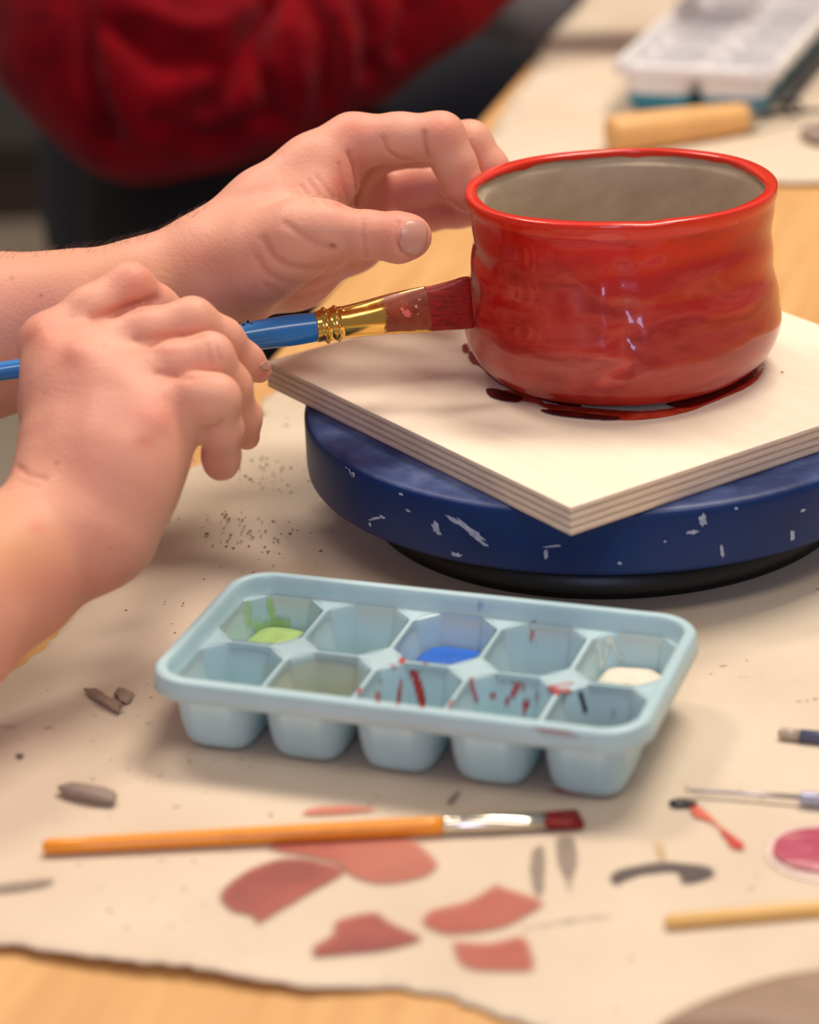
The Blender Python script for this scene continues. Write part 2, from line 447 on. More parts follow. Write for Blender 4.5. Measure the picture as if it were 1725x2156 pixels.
gry = stain_mat('thin_grey_paint', (135, 122, 112), .75, .2, .8, 80)
dgry = stain_mat('dark_grey_paint', (86, 76, 74), .92, .1, .6, 80)
tan = stain_mat('thin_brown_slip', (190, 160, 120), .6, .2, .8, 80)
wred = stain_mat('wet_red_paint', (196, 44, 32), .9, .3, .95, 130, .4, rgb2=(224, 110, 88))
blk = stain_mat('wet_black_paint', (28, 20, 24), 1, .05, .25, 120, .25)
stain('paint_stroke', [(640, 1714), (700, 1706), (785, 1708), (782, 1724), (640, 1732)], pale, paperA, 'faint red stroke above the orange handle')
stain('paint_stroke', [(556, 1795), (640, 1762), (760, 1765), (865, 1775), (905, 1800), (932, 1832), (900, 1862), (810, 1879), (740, 1864), (700, 1835), (650, 1822), (590, 1812)], red, paperA, 'broad washed red stroke below the orange handle')
stain('paint_stroke', [(452, 1897), (500, 1850), (600, 1812), (690, 1822), (738, 1848), (650, 1900), (600, 1930), (545, 1964), (520, 1944), (478, 1934)], dred, paperA, 'slanting red stroke')
stain('paint_stroke', [(655, 2036), (650, 2005), (692, 1978), (705, 1945), (795, 1926), (830, 1950), (900, 1988), (820, 2018), (730, 2028), (675, 2034)], dred, paperA, 'darkest red stroke, nearest the sheet edge')
stain('paint_stroke', [(878, 1952), (900, 1925), (980, 1905), (1040, 1868), (1080, 1880), (1157, 1912), (1110, 1948), (1050, 1972), (950, 1987), (890, 1968)], red, paperA)
stain('paint_stroke', [(942, 1990), (1030, 1992), (1110, 1982), (1136, 2055), (1060, 2064), (970, 2052)], red, paperA)
stain('paint_stroke', [(1113, 1802), (1155, 1795), (1152, 1900), (1115, 1890)], gry, paperA, 'thin grey vertical stroke')
stain('paint_stroke', [(1165, 1775), (1220, 1778), (1215, 1880), (1200, 1905), (1172, 1845)], gry, paperA, 'thin grey vertical stroke')
stain('paint_stroke', [(1090, 1965), (1200, 1942), (1290, 1936), (1288, 1948), (1200, 1960), (1100, 1974)], gry, paperA)
stain('paint_stroke', [(1278, 1862), (1300, 1843), (1360, 1830), (1420, 1826), (1500, 1838), (1508, 1860), (1470, 1874), (1432, 1875), (1420, 1852), (1360, 1856), (1320, 1870), (1295, 1880)], dgry, paperA, 'dark grey curved stroke')
stain('paint_stroke', [(1370, 1782), (1405, 1785), (1412, 1832), (1382, 1832)], tan, paperA)
stain('paint_stroke', [(1449, 1703), (1480, 1712), (1530, 1757), (1572, 1790), (1566, 1806), (1532, 1798), (1500, 1752), (1455, 1732)], wred, paperA, 'short red dashes trailing from the black dab', soft=.0015)
stain('paint_stroke', [(1148, 1668), (1232, 1674), (1240, 1690), (1200, 1690), (1160, 1686)], wred, paperA)
stain('paint_stroke', [(1075, 1748), (1095, 1748), (1098, 1758), (1080, 1759)], wred, paperA, soft=.001)
stain('paint_stroke', [(-20, 1876), (60, 1862), (122, 1858), (115, 1882), (40, 1895), (-20, 1898)], gry, paperA)
stain('paint_stroke', [(195, 1890), (215, 1872), (245, 1862), (240, 1870), (215, 1888)], gry, paperA)
stain('paint_stroke', [(0, 1536), (40, 1535), (52, 1528), (40, 1546), (0, 1546)], gry, paperA)
stain('paint_stroke', [(28, 1598), (52, 1596), (56, 1608), (36, 1610)], dgry, paperA, soft=.002)
v_ = [onz(1738+108*math.cos(t), 1795+60*math.sin(t))[:2] for t in np.linspace(0, 2*math.pi, 40, endpoint=False)]
# glossy pink glaze test blob, half out of frame
def lump(name, c, L, W, H, ang, mat, label, cat, seed=0, rough=.15, group=None, ex=2.3, vs=None, zx=1.0):
    n, m = 40, 20; V = []; F = []; rnd = random.Random(seed); ph = [rnd.uniform(0, 6) for _ in range(6)]
    for i in range(m+1):
        a = -math.pi/2+math.pi*i/m
        for j in range(n):
            t = 2*math.pi*j/n
            k = 1+rough*(math.sin(3*t+ph[0]+2*a)*.5+math.sin(5*t+ph[1]-3*a)*.3+math.sin(2*t+ph[2])*.4+math.sin(9*t+7*a+ph[3])*.2)
            x = math.cos(a)*math.cos(t); y = math.cos(a)*math.sin(t)
            sx = np.sign(x)*abs(x)**(2/ex); sy = np.sign(y)*abs(y)**(2/ex)
            V.append((L/2*sx*k, W/2*sy*k, H/2*np.sign(math.sin(a))*abs(math.sin(a))**zx*(1+.6*(k-1))))
    for i in range(m):
        for j in range(n): F.append((i*n+j, i*n+(j+1) % n, (i+1)*n+(j+1) % n, (i+1)*n+j))
    V = np.array(V); ca, sa = math.cos(ang), math.sin(ang)
    V = np.stack([V[:, 0]*ca-V[:, 1]*sa, V[:, 0]*sa+V[:, 1]*ca, V[:, 2]-V[:, 2].min()], 1)
    o = mesh(name, V, F, mat); o.location = c; return tag(o, label, cat, group)
def pz(px, py, z=None):
    p = onz(px, py, 0); h = float(und(np.array([p[0]]), np.array([p[1]]))[0])+.0013
    p = onz(px, py, h); p[2] = h-.0002; return p
def lay(A, B):                                  # ground length and heading between two pixels
    a, b = onz(*A), onz(*B); d = b-a; return np.linalg.norm(d), math.atan2(d[1], d[0]), (a+b)/2
t = NT('pink_glaze'); v = t.coord((1, 2.2, 1), (0, 0, .5)); n = t.noise(v, 38, 3, .5, 1.5)
t.set(t.ramp(n, [(.45, lin((176, 78, 100))), (.60, lin((190, 100, 118))), (.70, lin((222, 190, 180)))]), .3); M['pink'] = t.m
p0 = pz(1742, 1797); lump('clear_glaze_pool', p0+np.array([0, 0, -.0002]), .0405, .0345, .0016, 0, plain('pale_glaze', (228, 206, 196), .25), 'pale glaze ring spread around the pink blob at the right edge', 'glaze', 13, .04, ex=2)
p0 = p0+np.array([0, 0, .0002]); lump('glaze_blob', p0, .035, .028, .003, 0, M['pink'], 'pink and white glaze blob on the paper, cut by the right edge', 'glaze', 3, .05, ex=2)
blackp = plain('black_paint', (30, 22, 26), .3)
p0 = pz(1437, 1697); lump('paint_dab', p0, .0085, .0048, .0022, -.1, blackp, 'thick black paint dab at the head of the red dashes', 'paint', 4, .2)
clay = plain('grey_clay', (146, 128, 118), .85, nscale=200, bump=.0004)
L_, a_, c_ = lay((125, 1662), (250, 1688)); p0 = pz(188, 1683)
lump('clay_scrap', p0, L_, .0075, .005, a_, clay, 'smooth elongated grey clay scrap left of the ice tray', 'clay scrap', 5, .1)
L_, a_, c_ = lay((185, 1462), (258, 1500)); p0 = pz(222, 1484)
lump('clay_scrap', p0, L_, .0045, .0035, a_, plain('dry_clay', (150, 128, 108), .9, nscale=300, bump=.0005), 'thin crumbly clay sliver at the left, above the elongated scrap', 'clay scrap', 6, .3)
p0 = pz(262, 1474); lump('clay_scrap', p0, .0062, .0085, .0035, .3, plain('dry_clay_crumb', (150, 130, 112), .9, nscale=300, bump=.0005), 'small rounded clay crumb touching the thin sliver', 'clay scrap', 7, .3)
L_, a_, c_ = lay((945, 1700), (968, 1662)); p0 = pz(956, 1684)
lump('clay_scrap', p0, .0075, .0022, .0016, 1.1, clay, 'tiny grey clay sliver between the tray and the orange brush', 'clay scrap', 8, .3)
# large clay slab in the bottom right corner
sl = [(1380, 2162), (1440, 2122), (1530, 2085), (1620, 2058), (1725, 2040), (1850, 2030), (1980, 2060), (2050, 2130), (1980, 2230), (1800, 2250), (1600, 2190), (1450, 2180)]
P = np.array(smooth_poly([onz(*p, .006)[:2] for p in sl], True, 5)); V2, F2 = fill(P, .003); e = edge_dist(V2, P)
zz = .0015+.007*np.sqrt(np.clip(e/.006, 0, 1))
o = mesh('clay_slab', np.stack([V2[:, 0], V2[:, 1], zz], 1), F2, plain('wet_clay', (150, 124, 106), .6, nscale=90, bump=.0004))
so = o.modifiers.new('thickness', 'SOLIDIFY'); so.thickness = .0012; so.offset = 1
tag(o, 'flat rounded brown-grey clay slab in the near right corner', 'clay')
# scattered crumbs
rnd = random.Random(11); parts = []
ico_v = [(0, 0, 1), (1, 0, 0), (0, 1, 0), (-1, 0, 0), (0, -1, 0), (0, 0, -1)]; ico_f = [(0, 1, 2), (0, 2, 3), (0, 3, 4), (0, 4, 1), (5, 2, 1), (5, 3, 2), (5, 4, 3), (5, 1, 4)]
for i in range(420):
    if i < 330: px, py = rnd.gauss(560, 75), rnd.gauss(1050, 85)
    else: px, py = rnd.uniform(0, 700), rnd.uniform(1000, 1990)
    if px > 700 or py < 890 or px < 400 and py < 1060: continue
    p = pz(px, py); s_ = rnd.uniform(.0002, .0007)*(1.6 if rnd.random() < .08 else 1)
    k = np.array([s_*rnd.uniform(.7, 1.8), s_*rnd.uniform(.6, 1.2), s_*.6]); an = rnd.uniform(0, 3); R_ = np.array([[math.cos(an), -math.sin(an), 0], [math.sin(an), math.cos(an), 0], [0, 0, 1]])
    parts.append((np.array(ico_v)*k@R_.T+p+[0, 0, s_*.3], ico_f))
v, f = join(parts); tag(mesh('clay_crumbs', v, f, plain('crumb_clay', (120, 100, 84), .9), smooth=False), 'scatter of tiny clay crumbs on the paper left of the turntable', 'crumbs', kind='stuff')

# ------------------------------------------------------------------ turntable
tt = thing('banding_wheel', 'round navy blue pottery turntable under the plywood board', 'turntable', (0, 0, .0018))
t = NT('blue_enamel'); v = t.coord(); n = t.noise(v, 26, 5, .6); n2 = t.noise(v, 150, 3, .6)
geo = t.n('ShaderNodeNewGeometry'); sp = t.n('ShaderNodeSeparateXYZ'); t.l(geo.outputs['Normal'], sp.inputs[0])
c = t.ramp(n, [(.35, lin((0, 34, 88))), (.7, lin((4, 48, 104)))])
c2 = t.ramp(n, [(.40, lin((26, 44, 92))), (.56, lin((58, 76, 124))), (.7, lin((96, 108, 148)))])  # upward face: scuffs plus a bluish reflection painted into the colour
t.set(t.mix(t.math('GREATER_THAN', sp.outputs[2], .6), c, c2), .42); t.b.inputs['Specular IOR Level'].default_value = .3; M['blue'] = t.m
prof = [(.0, .0230), (.118, .0230), (.1226, .0232), (.1247, .0240), (.125, .0262), (.125, .0455), (.1244, .0482), (.1228, .0494), (.120, .0496), (.0, .0496)]
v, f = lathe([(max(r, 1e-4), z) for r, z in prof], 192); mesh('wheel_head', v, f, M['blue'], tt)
blackm = plain('black_cast_iron', (7, 7, 12), .4)
v, f = lathe([(1e-4, .0018), (.0995, .0020), (.1002, .003), (.1002, .005), (.0992, .011), (.096, .0135), (.05, .0145), (.03, .018), (.03, .0248), (1e-4, .0248)], 128)
mesh('base', v, f, blackm, tt)
# white slip flecks on the rim: shells hugging the cylinder
fl = plain('white_slip', (150, 160, 186), .8, var=.2, nscale=400)
def fleck(px, py, wpx, hpx, ang, dens=1.0, seed=0):
    """small raised fleck on the wheel side; px,py give its place"""
    d = ray(px, py); a = d[0]**2+d[1]**2; b = 2*(CAM[0]*d[0]+CAM[1]*d[1]); c_ = CAM[0]**2+CAM[1]**2-.125**2
    s_ = (-b-math.sqrt(max(0, b*b-4*a*c_)))/(2*a); p = CAM+d*s_; th = math.atan2(p[1], p[0]); z0 = p[2]
    if not (.0258 < z0 < .0485): return None
    k = s_/FPX; rnd = random.Random(seed); n = 16; V = [(p[0]*1.0030, p[1]*1.0030, z0)]; Fs = []
    vis = abs(math.sin(th-math.atan2(CAM[1], CAM[0]))); cosv = max(.35, math.sqrt(1-vis*vis))
    for i in range(n):
        q = 2*math.pi*i/n; r = 1+rnd.uniform(-.35, .35); uu = wpx*k/cosv*math.cos(q)*r; vv = hpx*k*math.sin(q)*r
        u2 = uu*math.cos(ang)-vv*math.sin(ang); v2 = uu*math.sin(ang)+vv*math.cos(ang)
        zz = min(max(z0+v2, .0262), .0478); V.append((.1252*math.cos(th+u2/.125), .1252*math.sin(th+u2/.125), zz)); Fs.append((0, 1+i, 1+(i+1) % n))
    return np.array(V), Fs
ps = []
for i, a in enumerate([(737, 990, 7, 3, -1), (745, 999, 4, 6, .2), (730, 982, 3, 5, .2), (918, 1108, 9, 12, .3), (925, 1122, 6, 6, 0), (790, 1092, 14, 3, .4), (806, 1088, 6, 4, 0), (780, 1104, 4, 5, 0), (962, 1168, 12, 6, 0),
                         (990, 1115, 40, 7, -.5), (960, 1098, 26, 4, -.4), (1010, 1138, 22, 4, -.5), (1150, 1166, 4, 14, 0), (1162, 1150, 20, 3, .15), (1480, 1095, 8, 14, .2), (1460, 1120, 12, 5, 0), (1520, 1160, 4, 16, .1),
                         (1668, 1128, 5, 12, .1), (1550, 1030+40, 4, 3, 0), (1690, 1075, 6, 4, 0), (860, 1075, 5, 3, 0), (1085, 1195, 5, 4, 0), (1305, 1185, 4, 4, 0), (1400, 1140, 3, 3, 0), (845, 1040, 5, 3, 0)]):
    r = fleck(*a, seed=i)
    if r is not None: ps.append(r)
for v, f in ps: mesh('slip_fleck', v, f, fl, tt, smooth=False)

# ------------------------------------------------------------------ plywood board
ZB = .0496; TB = .0115; BTH = math.radians(34.455)
bo = thing('plywood_board', 'square pale plywood board lying on the blue turntable', 'board', (.0008, -.0031, ZB))
t = NT('birch_face'); v = t.coord((16, 1.6, 1)); n = t.noise(v, 6, 5, .6, .4); v2 = t.coord(); n2 = t.noise(v2, 11, 2)
c = t.ramp(n, [(.3, lin((238, 222, 200))), (.7, lin((246, 232, 212)))]); c = t.mix(t.math('MULTIPLY', n2, .2), c, lin((238, 222, 196)))
t.set(c, .65); t.bump(n, .0002, .3); M['birch'] = t.m
t = NT('ply_edge'); v = t.coord(); s_ = t.n('ShaderNodeSeparateXYZ'); t.l(v, s_.inputs[0])
wv = t.math('FRACT', t.math('MULTIPLY', t.math('ADD', s_.outputs[2], .0000), 1/.0029)); st = t.coord((14, 14, 260)); n = t.noise(st, 5, 4, .6)
edge = t.math('ADD', t.math('MULTIPLY', t.math('LESS_THAN', wv, .38), .30), t.math('MULTIPLY', n, .5))
t.set(t.ramp(edge, [(.15, lin((236, 216, 194))), (.62, lin((176, 154, 138)))]), .8); M['plyedge'] = t.m
R3 = np.array([[math.cos(BTH), -math.sin(BTH), 0], [math.sin(BTH), math.cos(BTH), 0], [0, 0, 1]])
v, f = box(-.10145, .10145, -.10235, .10235, .0, TB)
o = mesh('panel', v, f, None, bo, False, False, mats=[M['plyedge'], M['birch']], mi=[0, 1, 0, 0, 0, 0]); o.rotation_euler = (0, 0, BTH); bevel(o, .0006, 2)
ZT = ZB+TB
smear = stain_mat('wet_red_smear', (176, 30, 18), .95, .2, .7, 200, .35, rgb2=(220, 84, 54), stretch=(1, 1, 1)); bsm = stain_mat('black_red_smear', (56, 10, 12), 1, .35, .7, 260, .4, rgb2=(96, 20, 18))
dk = stain_mat('dark_red_smear', (128, 12, 12), .95, .2, .6, 200, .35)
def bst(poly, mat, lift, soft=.0012): return stain('paint_smear', poly, mat, bo, None, ZT, soft, lift, 4, .0012)
bst([(972, 728), (985, 724), (992, 738), (984, 746), (973, 742)], dk, .0003, .0006)
bst([(990, 765), (1010, 775), (1050, 810), (1110, 835), (1180, 855), (1230, 868), (1200, 830), (1100, 790), (1010, 740), (985, 745)], dk, .0002)
bst([(1020, 822), (1045, 820), (1085, 832), (1105, 840), (1090, 850), (1055, 846), (1030, 838)], bsm, .0006, .001)
bst([(1060, 822), (1120, 832), (1150, 852), (1115, 850), (1080, 840)], smear, .0004)
bst([(1125, 848), (1200, 855), (1350, 866), (1450, 852), (1540, 822), (1600, 780), (1606, 760), (1612, 775), (1585, 812), (1500, 850), (1440, 872), (1350, 886), (1260, 884), (1180, 872)], smear, .0003)
bst([(1400, 850), (1500, 828), (1580, 785), (1600, 765), (1590, 795), (1530, 832), (1450, 862)], dk, .0005)
bst([(1135, 865), (1180, 866), (1250, 874), (1310, 880), (1290, 888), (1220, 884), (1160, 876)], bsm, .0007, .001)
bst([(1643, 784), (1650, 783), (1651, 790), (1644, 790)], stain_mat('brown_knot', (150, 100, 60), .9, .1, .4, 200), .0003, .0005)

# ------------------------------------------------------------------ clay bowl
PC = onz(1311, 775, ZT); PC[2] = ZT
pot = thing('clay_bowl', 'glossy red glazed clay bowl with bare grey inside standing on the plywood board', 'bowl', PC)
def spline(xs, ys, x): # monotone-ish cubic through points
    xs = np.array(xs, float); ys = np.array(ys, float); m = np.gradient(ys, xs)
    i = np.clip(np.searchsorted(xs, x)-1, 0, len(xs)-2); h = xs[i+1]-xs[i]; t_ = np.clip((x-xs[i])/h, 0, 1)
    return ys[i]*(2*t_**3-3*t_**2+1)+m[i]*h*(t_**3-2*t_**2+t_)+ys[i+1]*(3*t_**2-2*t_**3)+m[i+1]*h*(t_**3-t_**2)
HZ = [.0015, .003, .007, .013, .021, .029, .037, .046, .055, .063, .069, .0735, .0762]
HR = [.0485, .0530, .0582, .0620, .0639, .0637, .0622, .0606, .0599, .0600, .0609, .0624, .0626]
def wob(th, z):
    """hand-formed unevenness, metres"""
    a = .0007*np.sin(2*th+.6)+.0002*np.sin(3*th+z*40)+.0003*np.sin(5*th+z*110+1)
    a += .00035*np.sin(z*420+2.2*np.sin(th*2))*np.exp(-((z-.045)/.03)**2)
    tf = th+math.pi/2+.09     # the seam facing the camera
    g = np.exp(-(tf/.10)**2)
    a += g*(-.0016*np.exp(-((z-.033)/.017)**2)+.0009*np.sin(z*520)*np.exp(-((z-.035)/.02)**2))
    a += .0012*np.exp(-((tf+.11)/.09)**2)*np.exp(-((z-.038)/.02)**2)
    a += .0005*np.sin(tf*26+z*90)*np.exp(-(tf/.35)**2)*np.exp(-((z-.04)/.025)**2)
    return a
NTH = 420; th = np.linspace(0, 2*math.pi, NTH, endpoint=False); tw = np.where(th > math.pi, th-2*math.pi, th)
rr = np.linspace(0, 1, 110); zs = .0015+(.0735-.0015)*rr
V = []; edge_noise = .0004*np.sin(th*7+1)+.0003*np.sin(th*13)+.0002*np.sin(th*29+2)
rimtilt = .0024-.0004*np.sin(tw)+.0004*np.sin(3*tw)-.0006*np.exp(-((tw+math.pi/2-.1)/.12)**2)
for z in zs:
    r = spline(HZ, HR, np.full(NTH, z))+wob(tw, z)*(1-np.clip((z-.066)/.008, 0, 1)*.7)
    zz = z+rimtilt*(z/.0735)**3
    V.append(np.stack([r*np.cos(th), r*(.965-.065*(z/.0735)**2)*np.sin(th), zz], 1))
# rim roll: outer to inner
RT = 14; rimh = .0735; wdt = .0056+.0009*np.sin(th*3+.7)+.0005*np.sin(th*8)
for i in range(1, RT+1):
    a = math.pi*i/RT; r0 = spline(HZ, HR, np.full(NTH, .0735))+wob(tw, .0735)*.3-wdt/2
    r = r0+wdt/2*np.sign(math.cos(a))*abs(math.cos(a))**.62; z = rimh+.0024*math.sin(a)**.55+rimtilt
    V.append(np.stack([r*np.cos(th), r*.90*np.sin(th), z+0*r], 1))
rin = r; zin = .0735
glz = V[-1].copy()
# ragged lower lip of the glaze inside
V.append(np.stack([(rin+.0003)*np.cos(th), (rin+.0003)*.90*np.sin(th), .0731+rimtilt+edge_noise*.9], 1))
V = np.array(V); nr = V.shape[0]; F = []
idx = np.arange(nr*NTH).reshape(nr, NTH)
F = np.stack([idx[:-1], np.roll(idx, -1, 1)[:-1], np.roll(idx, -1, 1)[1:], idx[1:]], -1).reshape(-1, 4)
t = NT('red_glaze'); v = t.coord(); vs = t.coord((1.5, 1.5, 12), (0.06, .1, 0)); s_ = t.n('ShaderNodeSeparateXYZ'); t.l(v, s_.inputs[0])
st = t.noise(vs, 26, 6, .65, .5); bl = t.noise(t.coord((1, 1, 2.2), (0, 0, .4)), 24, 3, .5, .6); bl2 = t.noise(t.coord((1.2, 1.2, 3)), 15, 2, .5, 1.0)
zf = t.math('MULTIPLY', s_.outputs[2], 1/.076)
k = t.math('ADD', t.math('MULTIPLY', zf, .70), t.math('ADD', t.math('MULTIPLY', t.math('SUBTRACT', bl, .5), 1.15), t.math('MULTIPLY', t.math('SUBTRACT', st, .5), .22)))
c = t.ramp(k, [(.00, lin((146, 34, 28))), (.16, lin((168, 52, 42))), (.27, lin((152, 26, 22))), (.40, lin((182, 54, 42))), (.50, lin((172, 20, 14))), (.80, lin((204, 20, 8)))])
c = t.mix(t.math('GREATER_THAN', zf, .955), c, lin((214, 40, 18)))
wood_refl = t.n('ShaderNodeMapRange'); t.l(s_.outputs[0], wood_refl.inputs[0]); wood_refl.inputs[1].default_value = .056; wood_refl.inputs[2].default_value = .066; wood_refl.inputs[3].default_value = 0; wood_refl.inputs[4].default_value = .55
c = t.mix(t.math('MULTIPLY', wood_refl.outputs[0], t.math('GREATER_THAN', bl2, .42)), c, lin((200, 84, 14)))  # orange reflection of the table wood, painted into the glaze colour
t.set(c, .30); t.b.inputs['Coat Weight'].default_value = .7; t.b.inputs['Coat Roughness'].default_value = .05; t.b.inputs['Specular IOR Level'].default_value = .3
t.bump(t.math('ADD', t.math('MULTIPLY', st, .35), t.math('MULTIPLY', bl, .9)), .0009, .5); M['glaze'] = t.m
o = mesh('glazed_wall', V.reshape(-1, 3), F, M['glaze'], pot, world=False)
# bare inside
zi = np.linspace(.0739, .006, 60); Vi = []
for j, z in enumerate(zi):
    q = min(1, (z-.006)/.012); fl_ = math.sqrt(max(0, 1-(1-q)**2)) if q < 1 else 1
    r = (spline(HZ, HR, np.full(NTH, max(z, .004)))-.0058)*(.72+.28*fl_)
    r = np.where(z > .068, rin+.0006, r) if z > .071 else r*(1-.0)+0
    if z <= .071: r = np.minimum(r, rin+.0006+(.071-z)*.25)
    r = r+.0003*np.sin(3*th+z*200)+.0002*np.sin(7*th-z*150)
    Vi.append(np.stack([r*np.cos(th), r*(.965-.065*(z/.0735)**2)*np.sin(th), z+rimtilt*(z/.0735)**3+0*r], 1))
for q in (.8, .55, .3, .1, .01): Vi.append(np.stack([r*q*np.cos(th), r*q*.955*np.sin(th), .0058+0*th], 1))
Vi = np.array(Vi); ni = len(Vi); idx = np.arange(ni*NTH).reshape(ni, NTH)
F = np.stack([idx[:-1], np.roll(idx, -1, 1)[:-1], np.roll(idx, -1, 1)[1:], idx[1:]], -1).reshape(-1, 4)
t = NT('bare_clay'); v = t.coord((1, 1, 2), (.3, .5, 0)); n = t.noise(v, 40, 5, .6); n2 = t.noise(t.coord((40, 4, 4), (0, .8, .4)), 9, 3)
t.set(t.ramp(n, [(.3, lin((170, 152, 128))), (.7, lin((190, 172, 148)))]), .7)
t.bump(t.math('ADD', n, t.math('MULTIPLY', n2, .5)), .0006, .5); M['bare'] = t.m
mesh('bare_interior', Vi.reshape(-1, 3), F, M['bare'], pot, world=False)
v, f = lathe([(1e-4, .0004), (.047, .0004), (.0488, .0012), (.0495, .0022), (.0492, .0035), (1e-4, .0035)], 96)
v[:, 1] *= .955; o = mesh('foot', v, f, plain('bare_clay_foot', (108, 100, 98), .5), pot, world=False); o['label'] = 'bare grey clay foot'

# ------------------------------------------------------------------ blue brush
UP = np.array([0, _sp, _cp]); UP = UP*_cr+np.array([1, 0, 0])*(-_sr)*-1*0
def bp(x, y): return atd(x, y, 1.066-(985-x)*.000036)
def axis_loft(tab, n=40, ex=2.0, cap=True):
    P = [bp(a, b) for a, b, *_ in tab]; R = [(c*1.05/FPX, d*1.05/FPX) for *_, c, d in tab]; 
    return loft(P, R, n, cap, ex, side=UP)
br = thing('paint_brush', 'wide flat paintbrush with blue handle held in the near hand against the bowl', 'paintbrush', bp(672, 689))
gloss_blue = plain('blue_lacquer', (30, 112, 186), .25, var=.05, nscale=40, Coat_Weight=.5)
hd = [(-330, 831, 6, 6), (-300, 827, 12, 12), (-150, 804, 17, 17), (0, 782, 20, 20), (150, 761, 21.5, 21.5), (300, 741, 23, 23), (430, 722, 26, 26), (500, 712, 29, 29), (560, 703, 32, 32), (610, 696, 33, 33), (655, 690, 31.5, 31.5), (668, 688, 30.5, 30.5)]
def dens(tab, k=6):
    T = np.array(tab, float); x = np.arange(len(T)); X = np.linspace(0, len(T)-1, (len(T)-1)*k+1)
    return [tuple(spline(x, T[:, j], X)[i] for j in range(4)) for i in range(len(X))]
v, f = axis_loft(dens(hd)); handle = mesh('handle', v, f, gloss_blue, br)
t = NT('brass_ferrule'); n = t.noise(t.coord(), 120, 4, .6, .5)
t.set(lin((222, 176, 92)), t.ramp(n, [(.3, (.10, .10, .10)), (.7, (.2, .2, .2))]), 1.0); M['brass'] = t.m
fe = [(664, 688.6, 32, 32), (672, 687.6, 33, 33), (676, 687, 33.2, 33.2), (680, 686, 35, 35), (686, 685, 36.4, 36.4), (692, 684, 34.2, 34.2), (698, 683, 34, 34), (703, 682, 36.2, 36.2), (709, 681, 37, 37), (715, 680, 35.2, 35.2), (719, 679, 34.6, 34.6),
      (730, 678, 35, 34), (770, 671, 38, 31), (820, 662, 43, 25), (860, 656, 46.5, 19), (895, 651.5, 49, 14), (902, 650.5, 49.5, 13.2)]
v, f = axis_loft(dens(fe, 4), 48); ferr = mesh('ferrule', v, f, M['brass'], br)
# beaded crimps
bb = []
for cx_ in (686, 709):
    c0 = bp(cx_, 685-(cx_-686)*.17); d_, _, _ = frame_of(bp(800, 666)-bp(600, 698)); a_ = UP-np.dot(UP, d_)*d_; a_ /= np.linalg.norm(a_); b_ = np.cross(d_, a_)
    for j in range(14):
        q = 2*math.pi*j/14; c1 = c0+(a_*math.cos(q)+b_*math.sin(q))*34.6*1.06/FPX
        vv, ff = lathe([(1e-5, -1), (.55, -.83), (.9, -.4), (1, 0), (.9, .4), (.55, .83), (1e-5, 1)], 10); bb.append((vv*.0009+c1, ff))
v, f = join(bb); mesh('crimp_beads', v, f, M['brass'], ferr)
t = NT('wet_red_bristles'); n = t.noise(t.coord((60, 900, 900), (0, -.1, 0)), 1.2, 4, .6)
t.set(t.ramp(n, [(.3, lin((96, 3, 3))), (.65, lin((150, 10, 8)))]), .42, Coat_Weight=.12); t.b.inputs['Specular IOR Level'].default_value = .25; t.bump(n, .0005, .5); M['bristle'] = t.m
bs = [(897, 651, 48, 12), (915, 649, 48.5, 12.5), (940, 645, 51, 11.5), (965, 641, 54, 9), (985, 637, 56, 6.5), (994, 636, 55, 3.5)]
v, f = axis_loft(dens(bs, 5), 64, 2.6); mesh('bristles', v, f, M['bristle'], br)
# dried paint on the ferrule: outward patch of the same surface
def ferr_patch(u0, u1, v0, v1, mat, name, seed, lift):
    rnd = random.Random(seed); T = dens(fe, 4); P = np.array([bp(a, b) for a, b, *_ in T]); V = []; E = []
    nu, nv = 46, 40
    X = np.array([q[0] for q in T])
    for i in range(nu):
        x = u0+(u1-u0)*i/(nu-1); k = np.searchsorted(X, x)-1; k = min(max(k, 0), len(X)-2); fr = (x-X[k])/(X[k+1]-X[k])
        c_ = P[k]*(1-fr)+P[k+1]*fr; ra = (T[k][2]*(1-fr)+T[k+1][2]*fr)*1.05/FPX; rb = (T[k][3]*(1-fr)+T[k+1][3]*fr)*1.05/FPX
        d_ = P[k+1]-P[k]; d_ /= np.linalg.norm(d_); a_ = UP-np.dot(UP, d_)*d_; a_ /= np.linalg.norm(a_); b_ = np.cross(d_, a_)
        if b_[1] > 0: b_ = -b_
        for j in range(nv):
            q = v0+(v1-v0)*j/(nv-1); V.append(c_+a_*(ra+lift)*math.cos(q)+b_*(rb+lift)*math.sin(q))
            E.append(min(i/12, 9 if u1 > 895 else (nu-1-i)/12, j/8, (nv-1-j)/8, 1))
    F = [(i*nv+j, (i+1)*nv+j, (i+1)*nv+j+1, i*nv+j+1) for i in range(nu-1) for j in range(nv-1)]
    return mesh(name, V, F, mat, ferr, attrs={'edge': np.array(E)})
ferr_patch(790, 902, .1, 3.0, stain_mat('dried_red_paint', (120, 40, 22), .95, .45, .75, 210, .35, rgb2=(150, 62, 30)), 'dried_paint', 1, .00012)
ferr_patch(828, 875, .9, 2.1, stain_mat('pink_dried_paint', (226, 120, 112), 1, .98, 1.04, 260, .4, rgb2=(196, 30, 36)), 'dried_paint', 2, .0003)
ferr_patch(770, 902, .25, 2.2, stain_mat('white_dried_edge', (196, 176, 150), .8, 1.10, 1.2, 420, .5), 'dried_paint', 3, .0004)
